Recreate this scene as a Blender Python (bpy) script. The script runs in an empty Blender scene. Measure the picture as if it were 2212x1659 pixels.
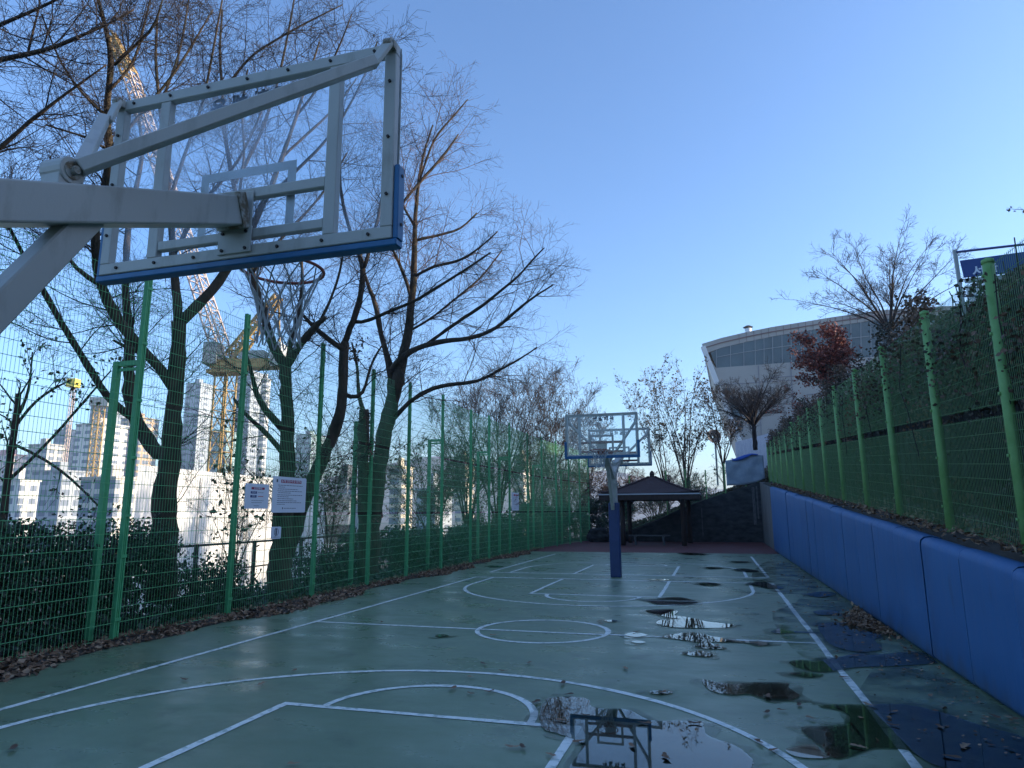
import bpy, bmesh, math, random
import numpy as np
from mathutils import Vector, Matrix

# ------------------------------------------------------------------ camera
SC = bpy.context.scene
COL = SC.collection
CR = np.array([0.9589847, 0.2834035, -0.0055479]); CU = np.array([0.0578749, -0.1766031, 0.9825792])
CF = np.array([-0.2774866, 0.9425995, 0.1857617]); CO = np.array([2.42052, -9.68907, 1.65146])
FPX = 1456.56
cam = bpy.data.cameras.new('camera'); cam.lens = 23.705; cam.sensor_width = 36.0
cam.clip_start = 0.05; cam.clip_end = 6000
co = bpy.data.objects.new('camera', cam); COL.objects.link(co)
M = Matrix(((CR[0], CU[0], -CF[0], CO[0]), (CR[1], CU[1], -CF[1], CO[1]), (CR[2], CU[2], -CF[2], CO[2]), (0, 0, 0, 1)))
co.matrix_world = M
SC.camera = co

# ------------------------------------------------------------------ sky and sun
SUN_AZ = math.radians(14)      # measured from +x towards +y
SUN_EL = math.radians(15.5)
w = bpy.data.worlds.new('World'); SC.world = w; w.use_nodes = True
nt = w.node_tree; bg = nt.nodes['Background']
sky = nt.nodes.new('ShaderNodeTexSky'); sky.sky_type = 'NISHITA'; sky.sun_disc = False
sky.sun_elevation = SUN_EL; sky.sun_rotation = math.pi / 2 - SUN_AZ
sky.altitude = 0; sky.air_density = 1.0; sky.dust_density = 1.0; sky.ozone_density = 2.6
tint = nt.nodes.new('ShaderNodeMix'); tint.data_type = 'RGBA'; tint.blend_type = 'MULTIPLY'; tint.inputs[0].default_value = 1.0
tint.inputs[7].default_value = (.765, .905, 1.09, 1); nt.links.new(sky.outputs[0], tint.inputs[6]); nt.links.new(tint.outputs[2], bg.inputs[0]); bg.inputs[1].default_value = 0.13
sl = bpy.data.lights.new('sun', 'SUN'); sl.energy = 3.0; sl.angle = math.radians(0.5); sl.color = (1.0, 0.86, 0.68)
so = bpy.data.objects.new('sun', sl); COL.objects.link(so)
sd = Vector((math.cos(SUN_EL) * math.cos(SUN_AZ), math.cos(SUN_EL) * math.sin(SUN_AZ), math.sin(SUN_EL)))
so.rotation_euler = sd.to_track_quat('Z', 'Y').to_euler()
SC.view_settings.view_transform = 'Standard'; SC.view_settings.look = 'None'
SC.view_settings.exposure = 1.36; SC.view_settings.gamma = 1.0
SC.cycles.max_bounces = 6; SC.cycles.transparent_max_bounces = 24; SC.cycles.diffuse_bounces = 3

# ------------------------------------------------------------------ measuring helpers (photo px in a 2212-wide copy)
def ray(u, v): return CF * FPX + CR * (u - 1106) - CU * (v - 829.5)
def at(u, v, D): return CO + ray(u, v) * (D / FPX)
def gz(u, v, z=0.0):
    d = ray(u, v); return CO + d * ((z - CO[2]) / d[2])
def gx(u, v, x):
    d = ray(u, v); return CO + d * ((x - CO[0]) / d[0])
def gy(u, v, y):
    d = ray(u, v); return CO + d * ((y - CO[1]) / d[1])
def gpl(u, v, P, n):
    d = ray(u, v); n = np.array(n); return CO + d * (np.dot(np.array(P) - CO, n) / np.dot(d, n))

# ------------------------------------------------------------------ materials
def mat(name, c1, c2=None, rough=0.6, scale=4.0, bump=0.0, bscale=None, metal=0.0, spec=0.5, stretch=None, detail=4, lo=.35, hi=.65, r2=None, coat=0.0):
    m = bpy.data.materials.new(name); m.use_nodes = True; t = m.node_tree; b = t.nodes['Principled BSDF']
    b.inputs['Roughness'].default_value = rough; b.inputs['Metallic'].default_value = metal
    b.inputs['Specular IOR Level'].default_value = spec; b.inputs['Coat Weight'].default_value = coat
    b.inputs['Base Color'].default_value = (*c1, 1)
    if c2 is not None or bump or r2 is not None:
        tc = t.nodes.new('ShaderNodeTexCoord'); mp = t.nodes.new('ShaderNodeMapping')
        t.links.new(tc.outputs['Object'], mp.inputs[0])
        if stretch: mp.inputs['Scale'].default_value = stretch
        n = t.nodes.new('ShaderNodeTexNoise'); n.inputs['Scale'].default_value = scale; n.inputs['Detail'].default_value = detail
        n.inputs['Roughness'].default_value = 0.6
        t.links.new(mp.outputs[0], n.inputs[0])
        mr = t.nodes.new('ShaderNodeMapRange'); mr.inputs[1].default_value = lo; mr.inputs[2].default_value = hi
        t.links.new(n.outputs[0], mr.inputs[0])
        if c2 is not None:
            mx = t.nodes.new('ShaderNodeMix'); mx.data_type = 'RGBA'
            mx.inputs[6].default_value = (*c1, 1); mx.inputs[7].default_value = (*c2, 1)
            t.links.new(mr.outputs[0], mx.inputs[0]); t.links.new(mx.outputs[2], b.inputs['Base Color'])
        if r2 is not None:
            m2 = t.nodes.new('ShaderNodeMapRange'); m2.inputs[3].default_value = rough; m2.inputs[4].default_value = r2
            t.links.new(mr.outputs[0], m2.inputs[0]); t.links.new(m2.outputs[0], b.inputs['Roughness'])
        if bump:
            n2 = t.nodes.new('ShaderNodeTexNoise'); n2.inputs['Scale'].default_value = bscale or scale * 4; n2.inputs['Detail'].default_value = 5
            t.links.new(mp.outputs[0], n2.inputs[0])
            bp = t.nodes.new('ShaderNodeBump'); bp.inputs['Strength'].default_value = bump; bp.inputs['Distance'].default_value = 0.02
            t.links.new(n2.outputs[0], bp.inputs['Height']); t.links.new(bp.outputs[0], b.inputs['Normal'])
    return m

def leafmat(name, cols, rough=0.6):
    """colour picked per leaf from the face attribute 'tone' (0..1)"""
    m = bpy.data.materials.new(name); m.use_nodes = True; t = m.node_tree; b = t.nodes['Principled BSDF']
    b.inputs['Roughness'].default_value = rough
    a = t.nodes.new('ShaderNodeAttribute'); a.attribute_name = 'tone'
    r = t.nodes.new('ShaderNodeValToRGB'); cr = r.color_ramp
    while len(cr.elements) < len(cols): cr.elements.new(0.5)
    for i, c in enumerate(cols):
        cr.elements[i].position = i / max(1, len(cols) - 1); cr.elements[i].color = (*c, 1)
    t.links.new(a.outputs['Fac'], r.inputs[0]); t.links.new(r.outputs[0], b.inputs['Base Color'])
    return m

MT = {}
def m_(k): return MT[k]
MT['post_green'] = mat('post_green', (.07, .33, .13), (.09, .40, .17), .5, 9, detail=3, r2=.65)
MT['wire_green'] = mat('wire_green', (.14, .46, .19), None, .5)
MT['post_pale'] = mat('post_pale_green', (.15, .32, .09), (.21, .40, .14), .5, 7, r2=.7)
MT['wire_right'] = mat('wire_right_green', (.13, .27, .10), None, .5)
MT['steel'] = mat('painted_steel', (.43, .42, .38), (.25, .23, .19), .45, 5, lo=.52, hi=.85, detail=8, stretch=(2, 2, .7), bump=.03, bscale=60)
MT['steel_dirty'] = mat('rusty_steel', (.16, .11, .06), (.40, .40, .36), .6, 22, lo=.42, hi=.6)
MT['bolt'] = mat('rusty_bolt', (.03, .022, .018), None, .7)
MT['bluepad'] = mat('blue_edge_pad', (.006, .10, .24), (.01, .13, .30), .45, 8)
MT['polepad'] = mat('navy_pole_pad', (.012, .035, .12), (.018, .045, .15), .5, 5)
MT['rust_rail'] = mat('rust_red_rail', (.24, .06, .045), (.16, .08, .07), .6, 12)
MT['rim'] = mat('rim_red', (.36, .075, .045), (.22, .06, .04), .5, 30)
MT['net'] = mat('net_cord', (.42, .44, .44), None, .8)
MT['wallpad'] = mat('blue_wall_pad', (.014, .095, .26), (.03, .135, .33), .5, 1.6, detail=7, lo=.25, hi=.75, r2=.68, bump=.45, bscale=3.2, stretch=(1, 1.6, .45))
def pad_dirt(m):
    t = m.node_tree; N = t.nodes; L = t.links; b = N['Principled BSDF']; src = b.inputs['Base Color'].links[0].from_socket
    tc = N.new('ShaderNodeTexCoord'); sp = N.new('ShaderNodeSeparateXYZ'); g_ = N.new('ShaderNodeNewGeometry'); L.new(g_.outputs['Position'], sp.inputs[0])
    n = N.new('ShaderNodeTexNoise'); n.inputs['Scale'].default_value = 5; n.inputs['Detail'].default_value = 8; mp = N.new('ShaderNodeMapping'); mp.inputs['Scale'].default_value = (1, 1, .35); L.new(tc.outputs['Object'], mp.inputs[0]); L.new(mp.outputs[0], n.inputs[0])
    a = N.new('ShaderNodeMapRange'); a.inputs[1].default_value = .42; a.inputs[2].default_value = 0; L.new(sp.outputs[2], a.inputs[0])
    c_ = N.new('ShaderNodeMath'); c_.operation = 'MULTIPLY'; L.new(a.outputs[0], c_.inputs[0]); L.new(n.outputs[0], c_.inputs[1])
    d = N.new('ShaderNodeMapRange'); d.inputs[1].default_value = .22; d.inputs[2].default_value = .55; d.inputs[4].default_value = .7; L.new(c_.outputs[0], d.inputs[0])
    sc = N.new('ShaderNodeMapRange'); sc.inputs[1].default_value = .62; sc.inputs[2].default_value = .74; sc.inputs[4].default_value = .35; L.new(n.outputs[0], sc.inputs[0])
    mx_ = N.new('ShaderNodeMath'); mx_.operation = 'MAXIMUM'; L.new(d.outputs[0], mx_.inputs[0]); L.new(sc.outputs[0], mx_.inputs[1])
    m_2 = N.new('ShaderNodeMix'); m_2.data_type = 'RGBA'; m_2.inputs[7].default_value = (.035, .06, .10, 1); L.new(src, m_2.inputs[6]); L.new(mx_.outputs[0], m_2.inputs[0]); L.new(m_2.outputs[2], b.inputs['Base Color'])
pad_dirt(MT['wallpad'])
MT['rubber_red'] = mat('red_rubber', (.11, .03, .027), (.15, .038, .033), .7, 3, bump=.2, bscale=60)
MT['dirt'] = mat('dirt', (.035, .026, .020), (.06, .045, .033), .95, 3, bump=.6, bscale=25)
MT['ground'] = mat('ground_soil', (.028, .026, .017), (.055, .045, .03), .95, .6, bump=.7, bscale=8)
MT['concrete'] = mat('old_concrete', (.10, .10, .095), (.19, .18, .17), .9, 1.2, stretch=(3, 3, .5), bump=.3, bscale=12)
MT['stonewall'] = mat('dark_stone_wall', (.014, .015, .016), (.055, .056, .058), .9, 2.6, bump=1.0, bscale=6, stretch=(1, 1, 2))
MT['bark'] = mat('bark', (.045, .032, .024), (.10, .068, .048), .95, 14, stretch=(1, 1, .25), bump=.9, bscale=30)
MT['bark_ivy'] = mat('bark_moss', (.035, .034, .02), (.095, .065, .045), .95, 6, stretch=(1, 1, .4), bump=1.0, bscale=30)
MT['twig'] = mat('twig', (.036, .027, .024), None, .9)
MT['twig_red'] = mat('twig_red', (.13, .075, .055), None, .9)
MT['twig_brown'] = mat('twig_brown', (.085, .055, .04), None, .9)
MT['twig_dark'] = mat('twig_dark', (.035, .026, .024), None, .9)
MT['litter'] = leafmat('dead_leaves', [(.07, .038, .022), (.16, .088, .05), (.27, .155, .09), (.42, .28, .18)], .85)
MT['ivy'] = leafmat('ivy_leaves', [(.03, .034, .018), (.065, .052, .03), (.13, .075, .045), (.22, .12, .07)], .6)
MT['hedge'] = leafmat('hedge_leaves', [(.008, .02, .01), (.018, .04, .02), (.035, .07, .03), (.05, .04, .025)], .45)
MT['maple'] = leafmat('maple_leaves', [(.13, .03, .02), (.22, .05, .03), (.34, .09, .05)], .7)
MT['sparse'] = leafmat('sparse_leaves', [(.05, .045, .025), (.10, .085, .045), (.15, .11, .06)], .7)
MT['timber'] = mat('dark_timber', (.030, .017, .013), (.05, .028, .02), .8, 6, stretch=(4, 4, .6), bump=.2)
MT['shingle'] = mat('brown_shingle', (.045, .022, .022), (.065, .034, .032), .85, 20, bump=.4, bscale=40)
MT['trim'] = mat('pale_trim', (.45, .46, .47), None, .6)
MT['tarp'] = mat('silver_tarp', (.22, .28, .36), (.30, .36, .43), .55, 3, bump=.7, bscale=4)
MT['tarp_blue'] = mat('blue_tarp', (.02, .09, .42), None, .5)
MT['white'] = mat('white_board', (.62, .66, .74), None, .5)
MT['navy'] = mat('navy_ink', (.02, .04, .16), None, .6)
MT['ink'] = mat('dark_ink', (.05, .06, .09), None, .6)
MT['red'] = mat('red_ink', (.30, .02, .06), None, .6)
MT['redtext'] = mat('red_text', (.45, .12, .12), None, .6)
MT['gold'] = mat('crane_yellow', (.42, .26, .08), None, .6)
MT['cranewhite'] = mat('crane_boom_paint', (.55, .42, .36), None, .6)
MT['machine'] = mat('machine_grey', (.35, .37, .36), None, .6)
MT['rail'] = mat('brown_railing', (.06, .035, .03), None, .6)
MT['panel'] = mat('gym_panel', (.36, .335, .31), (.40, .375, .345), .5, .3)
MT['plainwhite'] = mat('gym_white', (.75, .74, .73), None, .5)
MT['mullion'] = mat('mullion', (.34, .35, .36), None, .5)
MT['banner_blue'] = mat('banner_blue', (.015, .05, .20), None, .6)
MT['foliage_far'] = mat('hazed_hill_woods', (.07, .085, .12), (.09, .10, .13), .95, .02)  # blue of distance haze mixed into the colour of the woods

def glassmat(name, tint=(.93, .96, .98), haze=.10):
    m = bpy.data.materials.new(name); m.use_nodes = True; t = m.node_tree; N = t.nodes; L = t.links
    N.remove(N['Principled BSDF']); out = N['Material Output']
    tr = N.new('ShaderNodeBsdfTransparent'); tr.inputs[0].default_value = (*tint, 1)
    gl = N.new('ShaderNodeBsdfGlossy'); gl.inputs['Roughness'].default_value = .03
    df = N.new('ShaderNodeBsdfDiffuse'); df.inputs[0].default_value = (.75, .8, .9, 1)
    tl = N.new('ShaderNodeBsdfTranslucent'); tl.inputs[0].default_value = (.75, .8, .9, 1)
    hz = N.new('ShaderNodeAddShader'); L.new(df.outputs[0], hz.inputs[0]); L.new(tl.outputs[0], hz.inputs[1])
    lw_ = N.new('ShaderNodeLayerWeight'); lw_.inputs[0].default_value = .5; pw = N.new('ShaderNodeMath'); pw.operation = 'POWER'; pw.inputs[1].default_value = 4.0
    L.new(lw_.outputs['Facing'], pw.inputs[0]); fr = N.new('ShaderNodeMapRange'); fr.inputs[3].default_value = .035; fr.inputs[4].default_value = .8; L.new(pw.outputs[0], fr.inputs[0])
    m1 = N.new('ShaderNodeMixShader'); L.new(fr.outputs[0], m1.inputs[0]); L.new(tr.outputs[0], m1.inputs[1]); L.new(gl.outputs[0], m1.inputs[2])
    tc = N.new('ShaderNodeTexCoord'); n = N.new('ShaderNodeTexNoise'); n.inputs['Scale'].default_value = 1.6; n.inputs['Detail'].default_value = 3
    L.new(tc.outputs['Object'], n.inputs[0])
    mr = N.new('ShaderNodeMapRange'); mr.inputs[1].default_value = .4; mr.inputs[2].default_value = .62; mr.inputs[3].default_value = haze * .3; mr.inputs[4].default_value = haze * 1.6
    L.new(n.outputs[0], mr.inputs[0])
    m2 = N.new('ShaderNodeMixShader'); L.new(mr.outputs[0], m2.inputs[0]); L.new(m1.outputs[0], m2.inputs[1]); L.new(hz.outputs[0], m2.inputs[2])
    L.new(m2.outputs[0], out.inputs[0]); return m
MT['glass'] = glassmat('scuffed_acrylic'); MT['glass_clear'] = glassmat('clear_acrylic', haze=.03)
MT['gymglass'] = mat('gym_window_glass', (.07, .11, .13), (.10, .15, .17), .35, .5, spec=.5)

def courtmat():
    m = bpy.data.materials.new('court_green_wet'); m.use_nodes = True; t = m.node_tree; N = t.nodes; L = t.links; b = N['Principled BSDF']
    tc = N.new('ShaderNodeTexCoord')
    def noise(sc, det, st=(1, 1, 1), off=0):
        mp = N.new('ShaderNodeMapping'); mp.inputs['Scale'].default_value = st; mp.inputs['Location'].default_value = (off, off, 0)
        L.new(tc.outputs['Object'], mp.inputs[0]); n = N.new('ShaderNodeTexNoise'); n.inputs['Scale'].default_value = sc
        n.inputs['Detail'].default_value = det; n.inputs['Roughness'].default_value = .62; L.new(mp.outputs[0], n.inputs[0]); return n
    def rng(src, a, b_, c, d):
        r = N.new('ShaderNodeMapRange'); r.inputs[1].default_value = a; r.inputs[2].default_value = b_; r.inputs[3].default_value = c; r.inputs[4].default_value = d
        L.new(src, r.inputs[0]); return r.outputs[0]
    n1 = noise(.45, 7); n2 = noise(1.8, 8, (1, 1, 1), 5); n3 = noise(70, 3); n4 = noise(.9, 6, (1.0, 1.6, 1), 21)
    mx = N.new('ShaderNodeMix'); mx.data_type = 'RGBA'; mx.inputs[6].default_value = (.150, .205, .120, 1); mx.inputs[7].default_value = (.195, .26, .15, 1)
    L.new(rng(n1.outputs[0], .35, .68, 0, 1), mx.inputs[0])
    m2 = N.new('ShaderNodeMix'); m2.data_type = 'RGBA'; m2.inputs[7].default_value = (.085, .125, .08, 1)
    L.new(mx.outputs[2], m2.inputs[6]); L.new(rng(n2.outputs[0], .56, .72, 0, .8), m2.inputs[0])
    m3 = N.new('ShaderNodeMix'); m3.data_type = 'RGBA'; m3.blend_type = 'MULTIPLY'; m3.inputs[0].default_value = .5
    L.new(m2.outputs[2], m3.inputs[6]); L.new(rng(n3.outputs[0], .3, .7, .75, 1.1), m3.inputs[7])
    L.new(m3.outputs[2], b.inputs['Base Color'])
    L.new(rng(n4.outputs[0], .36, .66, .22, .50), b.inputs['Roughness'])
    b.inputs['Specular IOR Level'].default_value = .5
    bp = N.new('ShaderNodeBump'); bp.inputs['Strength'].default_value = .12; bp.inputs['Distance'].default_value = .004
    L.new(n3.outputs[0], bp.inputs['Height']); L.new(bp.outputs[0], b.inputs['Normal'])
    return m
MT['court'] = courtmat()
MT['line'] = mat('court_line_paint', (.84, .84, .77), (.42, .48, .42), .42, 11, detail=10, lo=.50, hi=.62)
def puddlemat():
    m = bpy.data.materials.new('rain_water'); m.use_nodes = True; t = m.node_tree; N = t.nodes; L = t.links
    N.remove(N['Principled BSDF']); out = N['Material Output']
    tr = N.new('ShaderNodeBsdfTransparent'); tr.inputs[0].default_value = (.50, .55, .54, 1)
    gl = N.new('ShaderNodeBsdfGlossy'); gl.inputs['Roughness'].default_value = .012; gl.inputs[0].default_value = (1, 1, 1, 1)
    fr = N.new('ShaderNodeFresnel'); fr.inputs[0].default_value = 1.5
    mx = N.new('ShaderNodeMixShader'); L.new(fr.outputs[0], mx.inputs[0]); L.new(tr.outputs[0], mx.inputs[1]); L.new(gl.outputs[0], mx.inputs[2])
    L.new(mx.outputs[0], out.inputs[0]); return m
MT['water'] = puddlemat()
def dampmat():
    m = bpy.data.materials.new('damp_film'); m.use_nodes = True; t = m.node_tree; N = t.nodes; L = t.links
    N.remove(N['Principled BSDF']); out = N['Material Output']
    tr = N.new('ShaderNodeBsdfTransparent'); gl = N.new('ShaderNodeBsdfGlossy'); gl.inputs['Roughness'].default_value = .09
    fr = N.new('ShaderNodeFresnel'); fr.inputs[0].default_value = 1.33
    tc = N.new('ShaderNodeTexCoord'); n = N.new('ShaderNodeTexNoise'); n.inputs['Scale'].default_value = 2.2; n.inputs['Detail'].default_value = 7; L.new(tc.outputs['Object'], n.inputs[0])
    mr = N.new('ShaderNodeMapRange'); mr.inputs[1].default_value = .38; mr.inputs[2].default_value = .70; L.new(n.outputs[0], mr.inputs[0])
    cm = N.new('ShaderNodeMix'); cm.data_type = 'RGBA'; cm.inputs[6].default_value = (1, 1, 1, 1); cm.inputs[7].default_value = (.78, .80, .80, 1); L.new(mr.outputs[0], cm.inputs[0]); L.new(cm.outputs[2], tr.inputs[0])
    ml = N.new('ShaderNodeMath'); ml.operation = 'MULTIPLY'; L.new(fr.outputs[0], ml.inputs[0]); L.new(mr.outputs[0], ml.inputs[1])
    mx = N.new('ShaderNodeMixShader'); L.new(ml.outputs[0], mx.inputs[0]); L.new(tr.outputs[0], mx.inputs[1]); L.new(gl.outputs[0], mx.inputs[2])
    L.new(mx.outputs[0], out.inputs[0]); return m
MT['damp'] = dampmat()

def buildingmat(name, wall, glass, fx, fz, frac=.5, rough=.7):
    """window rows as a procedural grid in object space (x+y along the wall, z up)"""
    m = bpy.data.materials.new(name); m.use_nodes = True; t = m.node_tree; N = t.nodes; L = t.links; b = N['Principled BSDF']
    b.inputs['Roughness'].default_value = rough
    tc = N.new('ShaderNodeTexCoord'); sp = N.new('ShaderNodeSeparateXYZ'); L.new(tc.outputs['Object'], sp.inputs[0])
    def mth(op, a, b_=None):
        n = N.new('ShaderNodeMath'); n.operation = op
        for i, q in enumerate((a, b_)):
            if q is None: continue
            if isinstance(q, (int, float)): n.inputs[i].default_value = q
            else: L.new(q, n.inputs[i])
        return n.outputs[0]
    s = mth('ADD', sp.outputs[0], sp.outputs[1])
    a = mth('LESS_THAN', mth('FRACT', mth('DIVIDE', s, fx)), frac + .12)
    z = mth('LESS_THAN', mth('FRACT', mth('DIVIDE', sp.outputs[2], fz)), frac)
    f = mth('MULTIPLY', a, z)
    geo = N.new('ShaderNodeNewGeometry'); sn = N.new('ShaderNodeSeparateXYZ'); L.new(geo.outputs['Normal'], sn.inputs[0])
    f = mth('MULTIPLY', f, mth('LESS_THAN', mth('ABSOLUTE', sn.outputs[2]), .5))
    mx = N.new('ShaderNodeMix'); mx.data_type = 'RGBA'; mx.inputs[6].default_value = (*wall, 1); mx.inputs[7].default_value = (*glass, 1)
    L.new(f, mx.inputs[0]); L.new(mx.outputs[2], b.inputs['Base Color']); return m

# ------------------------------------------------------------------ mesh helpers
def orth(d):
    a = np.array([0, 0, 1.0]) if abs(d[2]) < .9 else np.array([1.0, 0, 0])
    s = np.cross(d, a); s /= np.linalg.norm(s); return s, np.cross(s, d)
class MB:
    def __init__(s): s.v = []; s.f = []; s.n = 0; s.tone = []; s.smooth = False
    def add(s, verts, faces, tone=None):
        verts = np.asarray(verts, float).reshape(-1, 3)
        s.v.append(verts)
        for f in faces: s.f.append([i + s.n for i in f])
        s.n += len(verts)
        if tone is not None: s.tone += list(np.broadcast_to(tone, (len(faces),)))
        return s
    def box(s, lo, hi):
        x0, y0, z0 = lo; x1, y1, z1 = hi
        return s.add([(x0, y0, z0), (x1, y0, z0), (x1, y1, z0), (x0, y1, z0), (x0, y0, z1), (x1, y0, z1), (x1, y1, z1), (x0, y1, z1)],
                     [(0, 3, 2, 1), (4, 5, 6, 7), (0, 1, 5, 4), (1, 2, 6, 5), (2, 3, 7, 6), (3, 0, 4, 7)])
    def bar(s, a, b, wx, wy=None, up=None):
        """square bar from a to b; wx across 'side', wy across 'up'"""
        a = np.array(a, float); b = np.array(b, float); d = b - a; d = d / np.linalg.norm(d); wy = wy or wx
        if up is None: sd_, u = orth(d)
        else:
            up = np.array(up, float); sd_ = np.cross(d, up); sd_ /= np.linalg.norm(sd_); u = np.cross(sd_, d)
        q = [(-1, -1), (1, -1), (1, 1), (-1, 1)]
        V = [a + sd_ * wx / 2 * i + u * wy / 2 * j for i, j in q] + [b + sd_ * wx / 2 * i + u * wy / 2 * j for i, j in q]
        return s.add(V, [(0, 1, 2, 3), (7, 6, 5, 4), (0, 4, 5, 1), (1, 5, 6, 2), (2, 6, 7, 3), (3, 7, 4, 0)])
    def tube(s, P, R, n=8, cap=True):
        P = np.array(P, float); R = np.broadcast_to(np.array(R, float), (len(P),))
        T = np.gradient(P, axis=0); T /= np.linalg.norm(T, axis=1)[:, None]
        sd_, u = orth(T[0]); V = []
        for k in range(len(P)):
            u = np.cross(sd_, T[k]); u /= np.linalg.norm(u); sd_ = np.cross(T[k], u)
            for i in range(n):
                an = 2 * math.pi * i / n; V.append(P[k] + R[k] * (math.cos(an) * sd_ + math.sin(an) * u))
        F = [(k * n + i, k * n + (i + 1) % n, (k + 1) * n + (i + 1) % n, (k + 1) * n + i) for k in range(len(P) - 1) for i in range(n)]
        if cap: F += [tuple(range(n))[::-1], tuple((len(P) - 1) * n + i for i in range(n))]
        return s.add(V, F)
    def ring(s, c, r, t, ax=(0, 0, 1), n=40, m=8):
        ax = np.array(ax, float); a, b = orth(ax); V = []
        for i in range(n):
            an = 2 * math.pi * i / n; d = math.cos(an) * a + math.sin(an) * b
            for j in range(m):
                bn = 2 * math.pi * j / m; V.append(np.array(c) + d * (r + t * math.cos(bn)) + ax * t * math.sin(bn))
        F = [(i * m + j, ((i + 1) % n) * m + j, ((i + 1) % n) * m + (j + 1) % m, i * m + (j + 1) % m) for i in range(n) for j in range(m)]
        return s.add(V, F)
    def poly(s, pts, z0, z1):
        n = len(pts); V = [(p[0], p[1], z1) for p in pts] + [(p[0], p[1], z0) for p in pts]
        return s.add(V, [tuple(range(n))] + [(i, i + n, (i + 1) % n + n, (i + 1) % n) for i in range(n)])
    def tubes(s, P, R, n=3):
        """batched thin tubes: P (T,K,3), R (T,K)"""
        T_, K, _ = P.shape
        if T_ == 0: return s
        D = P[:, -1] - P[:, 0]; D /= np.linalg.norm(D, axis=1)[:, None] + 1e-9
        A = np.where(np.abs(D[:, 2:3]) < .9, np.array([[0, 0, 1.0]]), np.array([[1.0, 0, 0]]))
        S = np.cross(D, A); S /= np.linalg.norm(S, axis=1)[:, None]; U = np.cross(S, D)
        an = np.arange(n) * 2 * math.pi / n
        off = np.cos(an)[None, :, None] * S[:, None, :] + np.sin(an)[None, :, None] * U[:, None, :]
        V = P[:, :, None, :] + R[:, :, None, None] * off[:, None]
        V = V.reshape(-1, 3)
        k = np.arange(K - 1)[:, None]; i = np.arange(n)[None]
        q = np.stack([k * n + i, k * n + (i + 1) % n, (k + 1) * n + (i + 1) % n, (k + 1) * n + i], -1).reshape(-1, 4)
        F = (q[None] + (np.arange(T_) * K * n)[:, None, None]).reshape(-1, 4) + s.n
        s.v.append(V); s.f += F.tolist(); s.n += len(V); return s
    def leaves(s, C, size, rng, up=.0, tone=None, aspect=.6, normal=None):
        """leaf blades at centres C (N,3): bent kite-shaped pairs of triangles"""
        N_ = len(C)
        if N_ == 0: return s
        d = rng.normal(size=(N_, 3)); d[:, 2] *= (1 - up); d /= np.linalg.norm(d, axis=1)[:, None]
        e = rng.normal(size=(N_, 3)); e[:, 2] *= (1 - up)
        e -= d * (e * d).sum(1)[:, None]; e /= np.linalg.norm(e, axis=1)[:, None]
        nn = np.cross(d, e)
        L = (size * rng.uniform(.6, 1.35, N_))[:, None]
        c = rng.uniform(-.25, .35, N_)[:, None]
        V = np.stack([C - d * L * .5, C + e * L * .5 * aspect + nn * L * c * .5, C + d * L * .5, C - e * L * .5 * aspect + nn * L * c * .5], 1).reshape(-1, 3)
        b = np.arange(N_)[:, None] * 4 + s.n
        F = np.concatenate([b + np.array([[0, 1, 2]]), b + np.array([[0, 2, 3]])], 1).reshape(-1, 3)
        s.v.append(V); s.f += F.tolist(); s.n += len(V)
        tt = rng.uniform(0, 1, N_) if tone is None else tone
        s.tone += np.repeat(tt, 2).tolist(); return s
    def build(s, name, material, parent=None, smooth=False, kind=None):
        me = bpy.data.meshes.new(name)
        V = np.concatenate(s.v) if s.v else np.zeros((0, 3))
        if parent is not None: V = V - np.array(parent.get('_o', (0, 0, 0)))
        me.from_pydata(V.tolist(), [], s.f)
        if s.tone and len(s.tone) == len(s.f):
            a = me.attributes.new('tone', 'FLOAT', 'FACE'); a.data.foreach_set('value', np.array(s.tone, 'f'))
        if smooth: me.polygons.foreach_set('use_smooth', [True] * len(me.polygons))
        me.materials.append(material if not isinstance(material, str) else MT[material]); me.update()
        o = bpy.data.objects.new(name, me); COL.objects.link(o)
        if parent is not None: o.parent = parent
        if kind: o['kind'] = kind
        return o
ORIG = {}
def tag(o, label, cat, group=None, kind=None):
    o['label'] = label; o['category'] = cat
    if group: o['group'] = group
    if kind: o['kind'] = kind
    return o
def thing(name, label, cat, loc=(0, 0, 0), group=None):
    o = bpy.data.objects.new(name, None); COL.objects.link(o); o.empty_display_size = .2
    o.location = [float(q) for q in loc]; o['_o'] = [float(q) for q in loc]
    return tag(o, label, cat, group)
def bevel(o, w=.006, seg=2):
    b = o.modifiers.new('bevel', 'BEVEL'); b.width = w; b.segments = seg; b.limit_method = 'ANGLE'; return o
def struct(name, mb, m, **k): return mb.build(name, m, kind='structure', **k)
FONT = None
def text(name, body, size, material, parent, Mx, bold=.0, align='CENTER'):
    cu = bpy.data.curves.new(name, 'FONT'); cu.body = body; cu.size = size; cu.align_x = align; cu.align_y = 'CENTER'
    cu.offset = bold; cu.extrude = 0.0008; cu.resolution_u = 3
    o = bpy.data.objects.new(name, cu); COL.objects.link(o)
    bpy.context.view_layer.update()
    me = bpy.data.meshes.new_from_object(o.evaluated_get(bpy.context.evaluated_depsgraph_get()))
    bpy.data.objects.remove(o)
    me.materials.clear(); me.materials.append(MT[material])
    me.transform(Matrix.Translation(-Vector(parent.get('_o', (0, 0, 0)))) @ Mx)
    ob = bpy.data.objects.new(name, me); COL.objects.link(ob); ob.parent = parent; return ob
def frame_mx(o, xa, ya):
    xa = Vector(xa).normalized(); ya = Vector(ya).normalized(); za = xa.cross(ya)
    return Matrix(((xa.x, ya.x, za.x, o[0]), (xa.y, ya.y, za.y, o[1]), (xa.z, ya.z, za.z, o[2]), (0, 0, 0, 1)))

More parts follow.
